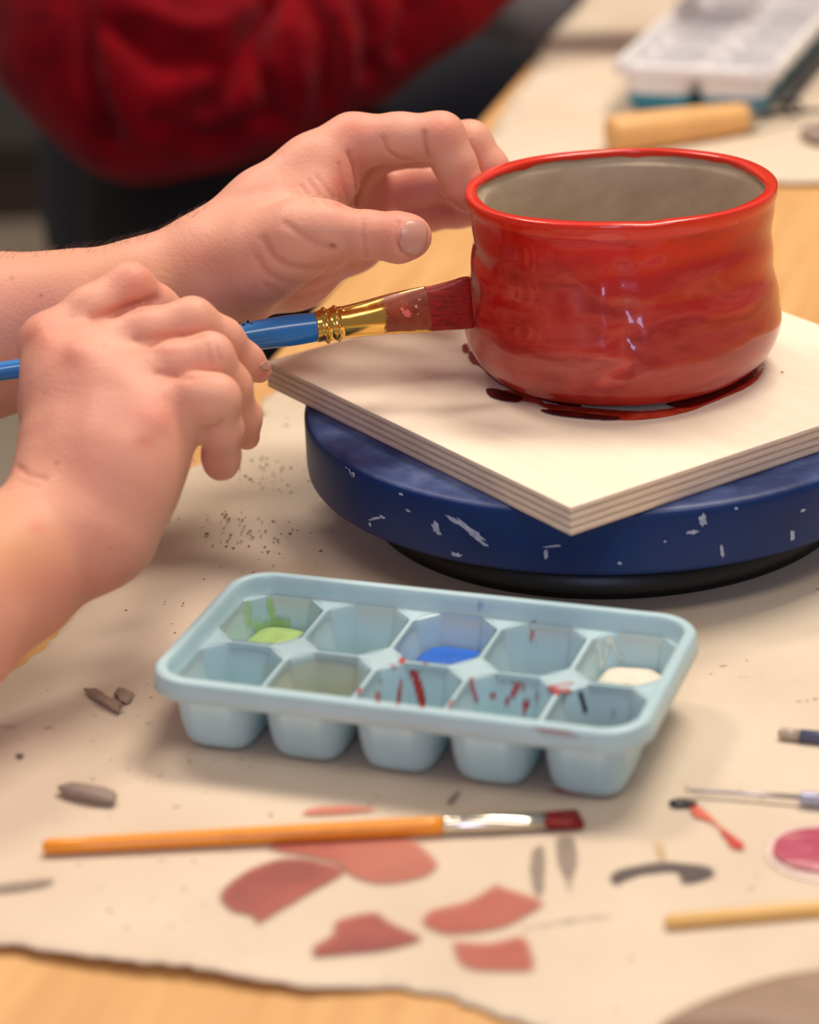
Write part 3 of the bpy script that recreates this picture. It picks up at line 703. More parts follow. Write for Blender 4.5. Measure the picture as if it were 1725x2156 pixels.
# printed marks beside the fingers
mk = []
for (a, b, s_) in ((492, 688, 5), (503, 681, 4), (513, 684, 4), (522, 677, 4), (530, 682, 3.5), (485, 697, 4)):
    c_ = bp(a, b); nrm = -ray(a, b); nrm /= np.linalg.norm(nrm); hy = (712-(a-500)*.16-b)/30; hy = min(.95, abs(hy)); c_ = c_+nrm*(30*1.05/FPX*math.sqrt(1-hy*hy)+.0003)
    vv, ff = lathe([(1e-5, -1), (.8, -.5), (1, 0), (.8, .5), (1e-5, 1)], 10); mk.append((vv*np.array([s_, s_*.6, s_])*1.05/FPX*.9+c_, ff))
v, f = join(mk); mesh('printed_mark', v, f, plain('navy_print', (24, 22, 60), .5), handle)

# ------------------------------------------------------------------ orange brush lying on the paper
def ground_pts(tab): 
    out = []
    for (a, b, z) in tab: p = onz(a, b, z); out.append(p)
    return out
ob = thing('paint_brush', 'orange-handled flat paintbrush with red-wet bristles lying on the kraft paper', 'paintbrush', onz(935, 1737, .004))
hz = .0046
def gl(tab, n=32, ex=2.0):
    P = ground_pts([(a, b, c) for a, b, c, _, _ in tab]); return loft(P, [(p, q) for *_, p, q in tab], n, True, ex, side=(0, 0, 1))
T = [(90, 1783, hz, .0010, .0010), (93, 1783, hz, .0019, .0019), (100, 1782.5, hz, .0025, .0025), (200, 1777, hz, .0026, .0026), (400, 1766, hz, .0027, .0027), (600, 1755.5, hz, .0029, .0029), (800, 1745, hz, .0031, .0031), (900, 1739.5, hz, .0031, .0031), (937, 1737.5, hz, .0029, .0029)]
v, f = gl(T); oh = mesh('handle', v, f, plain('orange_lacquer', (240, 150, 34), .35, var=.04, Coat_Weight=.3), ob)
T = [(932, 1737.6, hz, .0030, .0030), (940, 1737, hz, .0031, .0031), (948, 1736.6, hz, .0028, .0028), (956, 1736.2, hz, .0031, .0031), (964, 1736, hz, .0028, .0028), (972, 1735.6, hz, .0030, .0030), (1040, 1732.5, hz, .0029, .0032), (1100, 1730, hz-.0003, .0023, .0036), (1150, 1728, hz-.0006, .0019, .0041)]
v, f = gl(T); mesh('ferrule', v, f, plain('nickel_ferrule', (222, 214, 200), .18, 1), ob)
T = [(1146, 1728, hz-.0006, .0018, .0040), (1165, 1727, hz-.0006, .0018, .0044), (1195, 1725, hz-.0008, .0017, .0050), (1222, 1723.5, hz-.0012, .0012, .0054)]
v, f = gl(T, 48, 3); mesh('bristles', v, f, M['bristle'], ob)
mk = []
rnd = random.Random(3)
for a in list(range(470, 520, 9))+list(range(540, 655, 11))+list(range(672, 720, 10))+[745, 760, 785]:
    c_ = onz(a, 1765-(a-400)*.053-2, hz+.0022); vv, ff = lathe([(1e-5, -1), (1, 0), (1e-5, 1)], 8); mk.append((vv*np.array([.0004, .0004*rnd.uniform(.6, 1.6), .0002])+c_+[0, -.0008, .0004], ff))
v, f = join(mk); mesh('printed_mark', v, f, plain('worn_print', (150, 84, 30), .6), oh)

# bamboo stick, steel tool, grey tool on the right
st_ = thing('wooden_stick', 'thin pale bamboo stick at the right edge above the clay slab', 'stick', onz(1405, 1945, .003))
T = [(1404, 1942, .0036, .0014, .0018), (1408, 1941.5, .0038, .0021, .0022), (1560, 1928, .0038, .0022, .0022), (1740, 1912, .0038, .0023, .0023), (2300, 1862, .0038, .0023, .0023)]
v, f = gl(T, 24, 2.6); mesh('shaft', v, f, plain('bamboo', (226, 182, 110), .55, var=.1, nscale=30), st_)
nt = thing('needle_tool', 'thin steel needle tool pointing at the black paint dab', 'pottery tool', onz(1685, 1680, .004))
T = [(1440, 1664, .0040, .0002, .0002), (1470, 1665, .0040, .0006, .0007), (1560, 1670, .0042, .0007, .0008), (1690, 1679, .0046, .0008, .0008)]
v, f = gl(T, 16); mesh('needle', v, f, plain('dull_steel', (170, 160, 165), .35, .8), nt)
T = [(1684, 1679, .0046, .0015, .0015), (1690, 1680, .0046, .0022, .0022), (1760, 1686, .0046, .0023, .0023), (1790, 1688, .0046, .0026, .0026), (2200, 1712, .0046, .0028, .0028)]
v, f = gl(T, 24); mesh('handle', v, f, plain('pale_lilac_metal', (176, 180, 208), .3, .4), nt)
gt = thing('paint_brush', 'slim blue-grey handled tool with clear tip at the right edge above the needle tool', 'paintbrush', onz(1690, 1553, .004))
T = [(1640, 1543, .0036, .0012, .0012), (1646, 1544, .0036, .0020, .0020), (1690, 1549, .0036, .0020, .0020)]
v, f = gl(T, 20); mesh('clear_tip', v, f, plain('clear_plastic_tip', (196, 176, 160), .2, Transmission_Weight=.3), gt)
T = [(1686, 1549, .0036, .0023, .0023), (1760, 1556, .0036, .0024, .0024), (2200, 1600, .0036, .0026, .0026)]
v, f = gl(T, 20); mesh('handle', v, f, plain('slate_blue_plastic', (84, 88, 118), .35), gt)

# ------------------------------------------------------------------ ice trays
def rrect(u, v, a, b, r):
    qx = np.abs(u)-(a-r); qy = np.abs(v)-(b-r)
    return np.hypot(np.maximum(qx, 0), np.maximum(qy, 0))+np.minimum(np.maximum(qx, qy), 0)-r
def octd(u, v, a, b, ch):                       # chamfered rectangle, negative inside
    return np.maximum(np.maximum(np.abs(u)-a, np.abs(v)-b), (np.abs(u)+np.abs(v)-(a+b-ch))*.7071)
def smax(a, b, k):
    h = np.maximum(k-np.abs(a-b), 0)/k; return np.maximum(a, b)+h*h*k*.25
def ice_tray(name, label, centre, ang, LU, LV, nu, nv, mat, cupmat, H=.031, paint=None, step=.0006, deck=.0240, cup_label=None):
    root = thing(name, label, 'ice tray', centre)
    pu = (LU-.0105)/nu; pv = (LV-.0105)/nv
    gu = np.arange(-LU/2, LU/2+step, step); gv = np.arange(-LV/2, LV/2+step, step)
    U, W = np.meshgrid(gu, gv, indexing='ij'); U = np.clip(U, -LU/2, LU/2); W = np.clip(W, -LV/2, LV/2)
    so = rrect(U, W, LU/2, LV/2, .016)
    ku = np.clip(np.floor(U/pu+nu/2), 0, nu-1); kv = np.clip(np.floor(W/pv+nv/2), 0, nv-1)
    cu = (ku-nu/2+.5)*pu; cv = (kv-nv/2+.5)*pv
    di = -octd(U-cu, W-cv, pu/2-.0009, pv/2-.0009, .0085)
    cell = smax(.0035+0*di, deck-np.maximum(di, 0)*4.6, .006)
    wall = H-np.clip((-so-.0040)*4.5, 0, 1)
    top = np.minimum(wall, H); top = np.where(-so < .0016, H-.0012*(1-np.clip(-so/.0016, 0, 1))**2, top)
    near = np.maximum(cell, np.minimum(top, 1)); hgt = smax(cell, top, .0018)
    hgt = np.where(-so < .004, top, hgt)
    keep = so <= .0002
    # slide border vertices onto the rounded outline
    n1, n2 = U.shape; ids = np.arange(n1*n2).reshape(n1, n2)
    Q = np.stack([ids[:-1, :-1], ids[1:, :-1], ids[1:, 1:], ids[:-1, 1:]], -1).reshape(-1, 4)
    sof = so.ravel(); ok = (sof[Q] < .0007).all(1); Q = Q[ok]
    gx, gy = np.gradient(so, step); push = np.where(so > -.0003, so, 0); U2 = U-gx*push; W2 = W-gy*push
    c, s_ = math.cos(ang), math.sin(ang)
    def tw(u, v, z): return np.stack([centre[0]+u*c-v*s_, centre[1]+u*s_+v*c, centre[2]+z], -1)
    V = tw(U2, W2, hgt).reshape(-1, 3)
    tint = np.zeros((len(V), 3)); ta = np.zeros(len(V))
    if paint is not None: tint, ta = paint(V, mat)
    hf = hgt.ravel(); cellid = (ku*nv+kv).astype(int).ravel()
    isc = (hf[Q] < deck-.0006).any(1) & (sof[Q] < -.004).all(1)
    def sub(Qs):
        u_ = np.unique(Qs); mp = np.full(len(V), -1); mp[u_] = np.arange(len(u_)); return V[u_], mp[Qs], u_
    v1, f1, u1 = sub(Q[~isc]); parts = [(v1, f1)]
    at = {'tint': tint[u1], 'ta': ta[u1]}
    # skirt
    m = 240; n = 0; ring = []
    for lvl, (off, z) in enumerate(((-.0002, H-.0012), (.0006, H-.0035), (.0010, H-.0072), (.0004, H-.0078), (-.0030, H-.0074), (-.0050, H-.0070))):
        for i in range(m):
            t_ = 2*math.pi*i/m; dx, dy = math.cos(t_), math.sin(t_)
            lo, hi = 0, .3
            for _ in range(22):
                md = (lo+hi)/2
                if rrect(md*dx, md*dy, LU/2+off, LV/2+off, .016+off) > 0: hi = md
                else: lo = md
            ring.append((lo*dx, lo*dy, z))
    ring = np.array(ring); RV = tw(ring[:, 0], ring[:, 1], ring[:, 2])
    RF = np.array([(l*m+i, (l+1)*m+i, (l+1)*m+(i+1) % m, l*m+(i+1) % m) for l in range(5) for i in range(m)])
    VV = np.concatenate([v1, RV]); FF = np.concatenate([f1, RF+len(v1)])
    t2, a2 = (np.zeros((len(RV), 3)), np.zeros(len(RV))) if paint is None else paint(RV, mat)
    mesh('rim_frame', VV, FF, mat, root, attrs={'tint': np.concatenate([at['tint'], t2]), 'ta': np.concatenate([at['ta'], a2])})
    for a in range(nu):
        for b in range(nv):
            sel = isc & (cellid[Q] == a*nv+b).all(1)
            vi, fi, ui = sub(Q[sel]); x0 = (a-nu/2+.5)*pu; y0 = (b-nv/2+.5)*pv
            # outside shell of the cup
            m2 = 56; lv = [(1.0, deck+.0002), (.985, .020), (.95, .013), (.91, .008), (.86, .0045), (.78, .002), (.66, .0005), (.45, .0), (.02, .0)]; O = []
            for sc, z in lv:
                for i in range(m2):
                    q = 2*math.pi*i/m2; cc, ss = math.cos(q), math.sin(q); e = 2/4.2
                    O.append(((pu/2-.0012)*sc*np.sign(cc)*abs(cc)**e+x0, (pv/2-.0012)*(1-(1-sc)*.8)*np.sign(ss)*abs(ss)**e+y0 if sc > .5 else (pv/2)*sc*np.sign(ss)*abs(ss)**e+y0, z))
            O = np.array(O); OV = tw(O[:, 0], O[:, 1], O[:, 2])
            OF = np.array([(l*m2+i, (l+1)*m2+i, (l+1)*m2+(i+1) % m2, l*m2+(i+1) % m2) for l in range(len(lv)-1) for i in range(m2)])
            aa = {'tint': np.concatenate([tint[ui], np.zeros((len(OV), 3))]), 'ta': np.concatenate([ta[ui], np.zeros(len(OV))])}
            if cupmat is None:
                mesh('cup', np.concatenate([vi, OV]), np.concatenate([fi, OF+len(vi)]), mat, root, attrs=aa)
            else:
                low = OV[OF].mean(1)[:, 2]-centre[2] < .0135
                cu_ = mesh('cup', np.concatenate([vi, OV]), np.concatenate([fi, OF[~low]+len(vi)]), mat, root, attrs=aa)
                k_ = mesh('cup_bottom', OV, OF[low], cupmat, cu_); k_['label'] = cup_label
    return root
def plastic(name, rgb, rgb2):
    t = NT(name); n = t.noise(t.coord(), 30, 2)
    c = t.ramp(n, [(.3, lin(rgb)), (.7, lin(rgb2))]); c = t.mix(t.attr('ta'), c, t.attr('tint', 'Color'))
    t.set(c, .35, Subsurface_Weight=.35, Subsurface_Scale=.004); t.b.inputs['Subsurface Radius'].default_value = (1, 1, 1)
    return t.m
M['tray'] = plastic('pale_blue_plastic', (168, 198, 207), (180, 209, 217))
RED = lin((176, 26, 28))[:3]; DRK = lin((40, 26, 30))[:3]; GRN = lin((150, 190, 90))[:3]; OLV = lin((176, 182, 150))[:3]; BLU = lin((60, 110, 190))[:3]; CRM = lin((226, 222, 206))[:3]
SP = [  # (px polyline, half width px, colour, amount)
    ([(868, 1408), (880, 1440), (890, 1482)], 9, RED, 1), ([(845, 1438), (838, 1482)], 4, RED, .9), ([(795, 1458), (797, 1474)], 6, RED, .9), ([(757, 1452), (757, 1466)], 5, RED, .9), ([(848, 1390), (846, 1392)], 7, RED, .9),
    ([(896, 1393), (897, 1396)], 5, RED, .8), ([(826, 1402), (830, 1404)], 4, RED, .6), ([(918, 1418), (919, 1420)], 4, RED, .6), ([(800, 1440), (804, 1430)], 2.5, RED, .5), ([(873, 1425), (866, 1400)], 2.5, RED, .5),
    ([(992, 1430), (996, 1455), (1004, 1476)], 5, RED, .8), ([(1038, 1462), (1037, 1464)], 7, RED, .9), ([(1080, 1430), (1090, 1448), (1075, 1470), (1068, 1474)], 6, RED, .9), ([(1100, 1428), (1086, 1446)], 5, RED, .8), ([(1108, 1485), (1106, 1490)], 9, RED, 1),
    ([(1103, 1450), (1104, 1452)], 4, RED, .8), ([(1060, 1425), (1066, 1430)], 3, RED, .6), ([(1040, 1436), (1046, 1430)], 3, RED, .5), ([(1132, 1466), (1134, 1468)], 5, RED, .8), ([(952, 1478), (948, 1490)], 5, RED, .8),
    ([(1160, 1452), (1180, 1458), (1196, 1456)], 8, RED, .9), ([(1155, 1446), (1205, 1438)], 3, RED, .6), ([(1186, 1462), (1184, 1468)], 8, DRK, .7), ([(1125, 1534), (1195, 1542)], 4, RED, .7),
    ([(1124, 1312), (1119, 1348)], 5, RED, .75), ([(1130, 1358), (1138, 1362)], 4, BLU, .6), ([(1222, 1460), (1228, 1478), (1232, 1494)], 6, DRK, 1), ([(1290, 1500), (1292, 1502)], 4, DRK, .4),
    ([(568, 1262), (572, 1295), (590, 1310)], 7, GRN, .75), ([(524, 1272), (520, 1310)], 8, GRN, .6), ([(545, 1320), (600, 1318)], 14, GRN, .7), ([(508, 1330), (540, 1300)], 3, GRN, .5),
    ([(1010, 1278), (1014, 1280)], 5, BLU, .5), ([(1258, 1360), (1285, 1340), (1270, 1400)], 2.5, CRM, .9), ([(1285, 1340), (1300, 1375), (1310, 1390)], 2.5, CRM, .9), ([(1245, 1390), (1262, 1350), (1268, 1410)], 2.5, CRM, .8)]
def tray_paint(V, mat):
    P = proj(V)[:, :2]; T = np.zeros((len(V), 3)); A = np.zeros(len(V))
    def put(a, c):
        nonlocal T, A
        a = np.clip(a, 0, 1)[:, None]; T = T*(1-a)+np.array(c)*a*1.0; A = A*(1-a[:, 0])+a[:, 0]
        T = np.where(A[:, None] > 1e-4, T, 0)
    low = (V[:, 2] < .0235)
    d = np.hypot((P[:, 0]-655)/115, (P[:, 1]-1428)/62); put(np.clip((1.05-d)*3, 0, .55)*low*(P[:, 0] > 550), OLV)
    for pl, wd, c, a in SP:
        put(a*np.clip((wd-px_seg_dist(P, pl))/2.5+.5, 0, 1), c)
    Tn = np.where(A[:, None] > 1e-4, T/np.maximum(A[:, None], 1e-4), 0)
    return Tn, A
TANG = math.radians(-19.6); TC = np.array([-.0793, -.1962, .0022])
ice_tray('ice_tray', 'pale blue ten-cell ice tray holding green, blue, yellow and red paints', TC, TANG, .1768, .0935, 5, 2, M['tray'], None, paint=tray_paint)
def tl(u, v, z): c, s_ = math.cos(TANG), math.sin(TANG); return np.array([TC[0]+u*c-v*s_, TC[1]+u*s_+v*c, TC[2]+z])
PU = (.1768-.0105)/5; PV = (.0935-.0105)/2
def cellc(a, b): return tl((a-2)*PU, (b-.5)*PV, .0037)
def puddle(a, b, L, W, H, du, dv, mat, label, seed, rough=.08):
    c = tl((a-2)*PU+du, (b-.5)*PV+dv, .0030); return lump('paint_puddle', c, L, W, H, TANG, mat, label, 'paint', seed, rough*.6, ex=3, zx=.5)
puddle(0, 1, .0275, .0340, .0118, .001, -.001, plain('lime_paint', (168, 200, 122), .35, var=.1, nscale=150, bump=.001), 'lime green paint in the far left cell of the blue tray', 1)
puddle(2, 1, .0275, .0335, .0125, .001, -.001, plain('cobalt_paint', (40, 100, 200), .2, var=.1, nscale=120, bump=.001), 'bright blue paint pool in the middle cell of the tray\'s far row', 2)
puddle(4, 1, .0270, .0335, .0118, .001, -.001, plain('cream_paint', (226, 218, 200), .4, var=.05, nscale=150, bump=.002), 'lumpy cream white paint in the far right cell of the blue tray', 3, .15)
puddle(1, 0, .0195, .0290, .0065, .002, .0, plain('yellow_paint', (226, 186, 70), .3), 'small yellow paint pool in the tray\'s near row', 4)
puddle(4, 0, .0215, .0290, .0062, .0, .0, plain('maroon_paint', (60, 22, 26), .25), 'dark maroon paint pool in the near right cell of the blue tray', 5)

# white tray with blue cup bottoms, far end
a0, a1 = onz(1283, 140, .034)[:2], onz(1438, 0, .034)[:2]; dv_ = (a1-a0)/np.linalg.norm(a1-a0); WANG = math.atan2(dv_[1], dv_[0])
pv_ = np.array([dv_[1], -dv_[0]]); WC = a0+dv_*.150+pv_*.052
ice_tray('ice_tray', 'white ice tray with blue cup bottoms on the far paper behind the bowl', np.array([WC[0], WC[1], .003]), WANG, .30, .104, 8, 2,
         plastic('white_plastic', (228, 226, 228), (238, 236, 238)), plain('teal_silicone', (44, 140, 170), .4), H=.033, step=.0016, cup_label='soft blue cup bottom')
# wooden handled tool
wt = thing('trimming_tool', 'wooden-handled pottery tool with a dark metal shaft beside the white tray', 'pottery tool', onz(1300, 300, .012))
T = [(1284, 284, .0125, .0098, .0098), (1288, 283.5, .0125, .0108, .0108), (1296, 282.5, .0125, .0112, .0112), (1400, 269, .0120, .0110, .0110), (1500, 256, .0115, .0100, .0100), (1560, 248, .0112, .0090, .0090), (1568, 247, .0112, .0084, .0084)]
v, f = gl(T, 32, 2.3); mesh('handle', v, f, plain('beech_handle', (226, 174, 110), .5, var=.08, nscale=30), wt)
T = [(1563, 247.6, .0112, .0080, .0080), (1570, 246.8, .0112, .0082, .0082), (1588, 244.5, .0112, .0070, .0070)]
v, f = gl(T, 32); mesh('ferrule', v, f, plain('steel_ferrule', (190, 184, 170), .3, 1), wt)
T = [(1584, 245, .0112, .0036, .0050), (1610, 243, .0110, .0024, .0024), (1680, 236, .009, .0016, .0016), (1760, 231, .008, .0016, .0016), (1850, 226, .006, .002, .002)]
v, f = gl(T, 16); mesh('shaft', v, f, plain('dark_steel', (60, 60, 64), .35, .9), wt)
p0 = pz(1735, 295); lump('clay_scrap', p0, .026, .036, .008, .3, clay, 'rounded grey clay lump at the right edge behind the bowl', 'clay scrap', 9, .06)
lt = thing('loop_tool', 'dark wire loop tool lying right of the white tray', 'pottery tool', onz(1700, 190, .004))
T = [(1655, 216, .006, .0035, .0035), (1690, 170, .006, .0040, .0040), (1760, 90, .006, .004, .004), (1850, -10, .006, .004, .004)]
v, f = gl(T, 16); mesh('handle', v, f, plain('dark_handle', (52, 54, 60), .5), lt)
lp = [onz(1655+22*math.cos(q)+12, 228+14*math.sin(q), .003) for q in np.linspace(-2.6, 2.6, 24)]
v, f = loft(lp, [(.0012, .0012)]*24, 8); mesh('wire_loop', v, f, plain('loop_steel', (110, 108, 104), .3, .9), lt)

# ------------------------------------------------------------------ the painter: two bare forearms and hands, shirt out of frame
t = NT('skin'); v = t.coord(); n = t.noise(v, 55, 4, .6); n2 = t.noise(v, 420, 3, .6); n3 = t.noise(v, 160, 3, .6)
vor = t.n('ShaderNodeTexVoronoi'); t.l(v, vor.inputs['Vector']); vor.inputs['Scale'].default_value = 620
c = t.mix(.55, t.attr('skin', 'Color'), t.attr('skin', 'Color'))
c = t.mix(t.math('MULTIPLY', n, .45), c, lin((212, 138, 118)))
fk = t.math('GREATER_THAN', t.noise(v, 130, 1, .4), .76); c = t.mix(t.math('MULTIPLY', fk, .18), c, lin((168, 98, 72)))
t.set(c, .5, Subsurface_Weight=.25, Subsurface_Scale=.006); t.b.inputs['Subsurface Radius'].default_value = (1, .35, .2)
t.b.inputs['Specular IOR Level'].default_value = .35
t.bump(t.math('ADD', t.math('MULTIPLY', vor.outputs['Distance'], .35), t.math('ADD', t.math('MULTIPLY', n2, .4), t.math('MULTIPLY', n3, .3))), .0005, .5); M['skin'] = t.m
t = NT('fingernail'); t.set(lin((200, 142, 128)), .3); t.b.inputs['Subsurface Weight'].default_value = .2; t.b.inputs['Subsurface Scale'].default_value = .003; M['nail'] = t.m
BASE = lin((226, 166, 142))[:3]; PINK = lin((214, 116, 100))[:3]; REDD = lin((186, 82, 70))[:3]; TANC = lin((214, 156, 112))[:3]; PALE = lin((234, 186, 158))[:3]; MAUV = lin((190, 124, 118))[:3]; MOLE = lin((110, 44, 36))[:3]

def sc(p): return [tuple(q) for q in smooth_poly(p, False, 6)]
# near hand (right), holding the brush
R_palm = [
    [(-900, 1560, .84, 300), (-450, 1440, .885, 235), (-150, 1306, .92, 184), (18, 1204, .945, 144), (124, 1110, .962, 126)],
    [(130, 1130, .962, 125), (160, 960, .975, 108), (140, 800, .985, 84), (108, 722, .99, 54)],
    [(165, 1110, .962, 114), (230, 960, .968, 100), (225, 820, .978, 78), (205, 745, .985, 54)],
    [(205, 1100, .960, 110), (256, 975, .962, 98), (290, 880, .970, 78), (290, 820, .975, 58)],
    [(222, 1105, .962, 102), (266, 1018, .962, 86), (318, 925, .966, 66), (350, 876, .970, 50)],
    [(112, 990, .995, 58), (104, 850, 1.005, 50), (88, 735, .998, 34)],
]
R_fing = [
    [(100, 716, .992, 50), (190, 655, .996, 50), (272, 604, 1.002, 49), (330, 645, 1.012, 42), (400, 690, 1.024, 36), (440, 712, 1.03, 30)],        # index
    [(200, 742, .985, 54), (310, 700, .985, 50), (405, 674, .988, 46), (470, 712, .997, 40), (520, 760, 1.008, 34), (546, 780, 1.014, 27)],     # middle
    [(285, 812, .975, 54), (370, 768, .973, 50), (442, 750, .975, 48), (486, 812, .985, 42), (515, 880, .998, 34), (520, 920, 1.005, 28)],       # ring
    [(352, 872, .968, 54), (415, 836, .962, 50), (456, 838, .962, 48), (468, 905, .972, 42), (466, 960, .982, 38), (466, 976, .985, 37)],    # little
    [(130, 900, 1.03, 50), (250, 780, 1.06, 44), (360, 690, 1.068, 36), (440, 668, 1.068, 27)],                                                    # thumb behind the brush
]
# far hand (left), cupped round the bowl
L_palm = [
    [(-900, 900, 1.06, 245), (-450, 790, 1.085, 215), (-150, 732, 1.092, 180), (0, 700, 1.09, 156), (150, 670, 1.085, 130), (320, 624, 1.083, 114), (450, 568, 1.082, 100)],
    [(450, 545, 1.08, 98), (560, 440, 1.088, 76), (660, 358, 1.092, 64), (742, 298, 1.094, 54)],
    [(470, 560, 1.085, 95), (600, 450, 1.11, 70), (720, 370, 1.125, 52), (770, 330, 1.128, 44)],
    [(470, 580, 1.085, 92), (620, 500, 1.125, 70), (760, 420, 1.142, 52)],
    [(480, 590, 1.085, 84), (620, 566, 1.11, 74), (740, 500, 1.135, 62), (800, 462, 1.148, 50)],
    [(470, 580, 1.078, 92), (560, 535, 1.064, 84), (640, 498, 1.052, 70), (690, 486, 1.046, 54)],
    [(600, 455, 1.078, 40), (660, 430, 1.082, 34), (715, 390, 1.088, 30)],
]
L_fing = [
    [(690, 486, 1.046, 52), (775, 494, 1.040, 48), (840, 500, 1.036, 51), (866, 498, 1.036, 44)],                                                 # thumb
    [(742, 298, 1.094, 56), (840, 290, 1.090, 50), (928, 288, 1.088, 50), (958, 345, 1.090, 43), (979, 396, 1.093, 40), (988, 414, 1.096, 34)],   # index
    [(772, 322, 1.125, 48), (890, 304, 1.118, 45), (990, 300, 1.110, 44), (1032, 352, 1.111, 37), (1062, 382, 1.116, 30)],                        # middle
    [(770, 408, 1.142, 50), (880, 388, 1.146, 46), (960, 386, 1.140, 42), (1030, 430, 1.128, 34)],                                               # ring
    [(802, 462, 1.148, 46), (900, 446, 1.154, 40), (962, 442, 1.150, 36), (1030, 446, 1.140, 30)],                                               # little
]
VX = .0011
RV, RF = build_flesh(R_palm, R_fing, VX)
r_cre = [([(196, 670), (262, 652), (330, 630)], 10, .0012), ([(285, 714), (370, 709), (425, 706)], 8, .0008), ([(330, 786), (400, 793)], 8, .0008),
         ([(428, 902), (455, 896), (470, 884)], 6, .0006), ([(436, 724), (446, 768)], 5, .0003), ([(455, 716), (466, 756)], 5, .0003),
         ([(40, 985), (60, 1000), (95, 1008)], 7, .0006), ([(45, 1012), (80, 1022)], 6, .0004)]
r_tin = [(85, 705, 45, 40, PINK, .55), (285, 590, 50, 32, PINK, .5), (155, 745, 40, 34, PINK, .5), (280, 640, 30, 14, REDD, .55), (330, 870, 45, 34, PINK, .6), (305, 930, 22, 16, REDD, .5), (415, 680, 45, 25, PALE, .5), (450, 745, 42, 30, PALE, .5),
         (455, 830, 45, 40, PALE, .4), (465, 985, 36, 42, REDD, .5), (530, 930, 22, 30, REDD, .4), (560, 780, 22, 22, PINK, .6), (250, 720, 90, 30, PALE, .35), (200, 860, 120, 90, MAUV, .35), (230, 1200, 130, 90, MAUV, .3), (60, 1150, 90, 90, TANC, .7), (0, 1130, 60, 80, TANC, .7),
         (75, 1110, 16, 14, PINK, .5), (120, 975, 4, 4, MOLE, .6), (450, 1005, 40, 10, REDD, .4), (350, 740, 60, 8, REDD, .35), (400, 795, 60, 8, REDD, .35), (120, 1230, 120, 40, PINK, .3)]
r_bmp = [(92, 700, 30, 32, 0, .0016), (165, 740, 32, 30, 0, .0018), (335, 885, 38, 32, 0, .0010), (250, 790, 40, 28, .4, .0008), (275, 900, 110, 26, -1.05, .0004), (190, 880, 110, 26, -1.4, .0004), (112, 880, 110, 22, -1.55, .0003)]
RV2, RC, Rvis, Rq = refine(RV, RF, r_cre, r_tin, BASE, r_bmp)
LV, LF = build_flesh(L_palm, L_fing, VX)
l_cre = [([(735, 322), (748, 350), (756, 400), (752, 440)], 5, .0016), ([(715, 345), (722, 385), (735, 425)], 4, .0006), ([(805, 290), (815, 318), (840, 334), (870, 338)], 4, .0009), ([(892, 280), (893, 305), (900, 330)], 5, .0012),
         ([(766, 455), (764, 490), (770, 540)], 5, .0004), (sc([(556, 505), (580, 545), (630, 565), (690, 560), (722, 545)]), 9, .0007), (sc([(540, 540), (570, 580), (630, 596), (700, 582), (740, 560)]), 8, .0005),
         (sc([(560, 600), (620, 626), (680, 612), (738, 580)]), 8, .0004), ([(650, 380), (680, 420), (700, 436)], 4, .0005), ([(668, 372), (694, 405), (712, 430)], 4, .0005), ([(634, 390), (660, 425)], 4, .0004),
         ([(840, 468), (832, 500), (845, 530), (868, 540)], 4, .0007), ([(920, 412), (950, 420), (975, 440)], 4, .0006), ([(912, 440), (950, 448)], 4, .0004), ([(600, 470), (660, 510), (700, 522)], 9, .0005)]
l_tin = [(745, 275, 40, 30, PINK, .5), (718, 390, 24, 60, REDD, .7), (755, 350, 24, 38, REDD, .6), (830, 400, 75, 55, REDD, .5), (935, 270, 40, 30, PINK, .5), (975, 400, 30, 40, PINK, .5), (850, 500, 55, 50, PINK, .5), (870, 545, 40, 14, MAUV, .5),
         (701, 518, 7, 5, MOLE, .95), (940, 440, 45, 30, REDD, .6), (1030, 300, 40, 40, PALE, .3), (640, 440, 60, 30, PALE, .3), (420, 540, 60, 30, PINK, .35), (200, 560, 200, 40, TANC, .6), (100, 640, 200, 80, MAUV, .3), (520, 640, 120, 40, MAUV, .4), (87, 622, 5, 4, MOLE, .6), (25, 585, 5, 4, MOLE, .5)]
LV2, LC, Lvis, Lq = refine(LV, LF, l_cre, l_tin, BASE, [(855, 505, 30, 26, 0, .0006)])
# torso core joined to the arms, hidden by the shirt
SH = np.array([-.72, -.12, .36])
def coarse(chains, vox, k):
    pts = [q for ch in chains for q in ch]; lo = np.min([np.array(p)-r for p, r in pts], 0)-.02; hi = np.max([np.array(p)+r for p, r in pts], 0)+.02
    f = Field(lo, hi, vox); D = f.layer()
    for ch in chains:
        for (A, ra), (B, rb) in zip(ch[:-1], ch[1:]): f.cone(A, B, ra, rb, D, k, pad=max(.03, k))
    V, F = f.surf(D); return relax(V, F, 3), F
er = atd(-860, 1545, .845); el = atd(-860, 890, 1.062)
core = [[(er, .040), ((er+[-.16, -.02, .20]), .046), ((-.74, -.34, .38), .055)], [(el, .040), ((el+[-.13, .06, .18]), .046), ((-.74, .12, .38), .055)],
        [((-.74, -.34, .38), .055), ((-.76, -.11, .40), .07), ((-.74, .12, .38), .055)], [((-.76, -.11, .38), .11), ((-.76, -.11, .1), .10), ((-.74, -.11, -.16), .12)],
        [((-.76, -.11, .44), .055), ((-.74, -.11, .50), .05)], [((-.74, -.11, .58), .07), ((-.72, -.11, .62), .075)]]
CV, CF = coarse(core, .006, .05)
pt = thing('person', 'person with bare forearms reaching in from the left, glazing the red bowl', 'person', (-.74, -.11, -.16))
bodyV = np.concatenate([RV2, LV2, CV]); bodyF = np.concatenate([RF, LF+len(RV2), CF+len(RV2)+len(LV2)])
body = mesh('body', bodyV, bodyF, M['skin'], pt, attrs={'skin': np.concatenate([RC, LC, np.tile(BASE, (len(CV), 1))])})
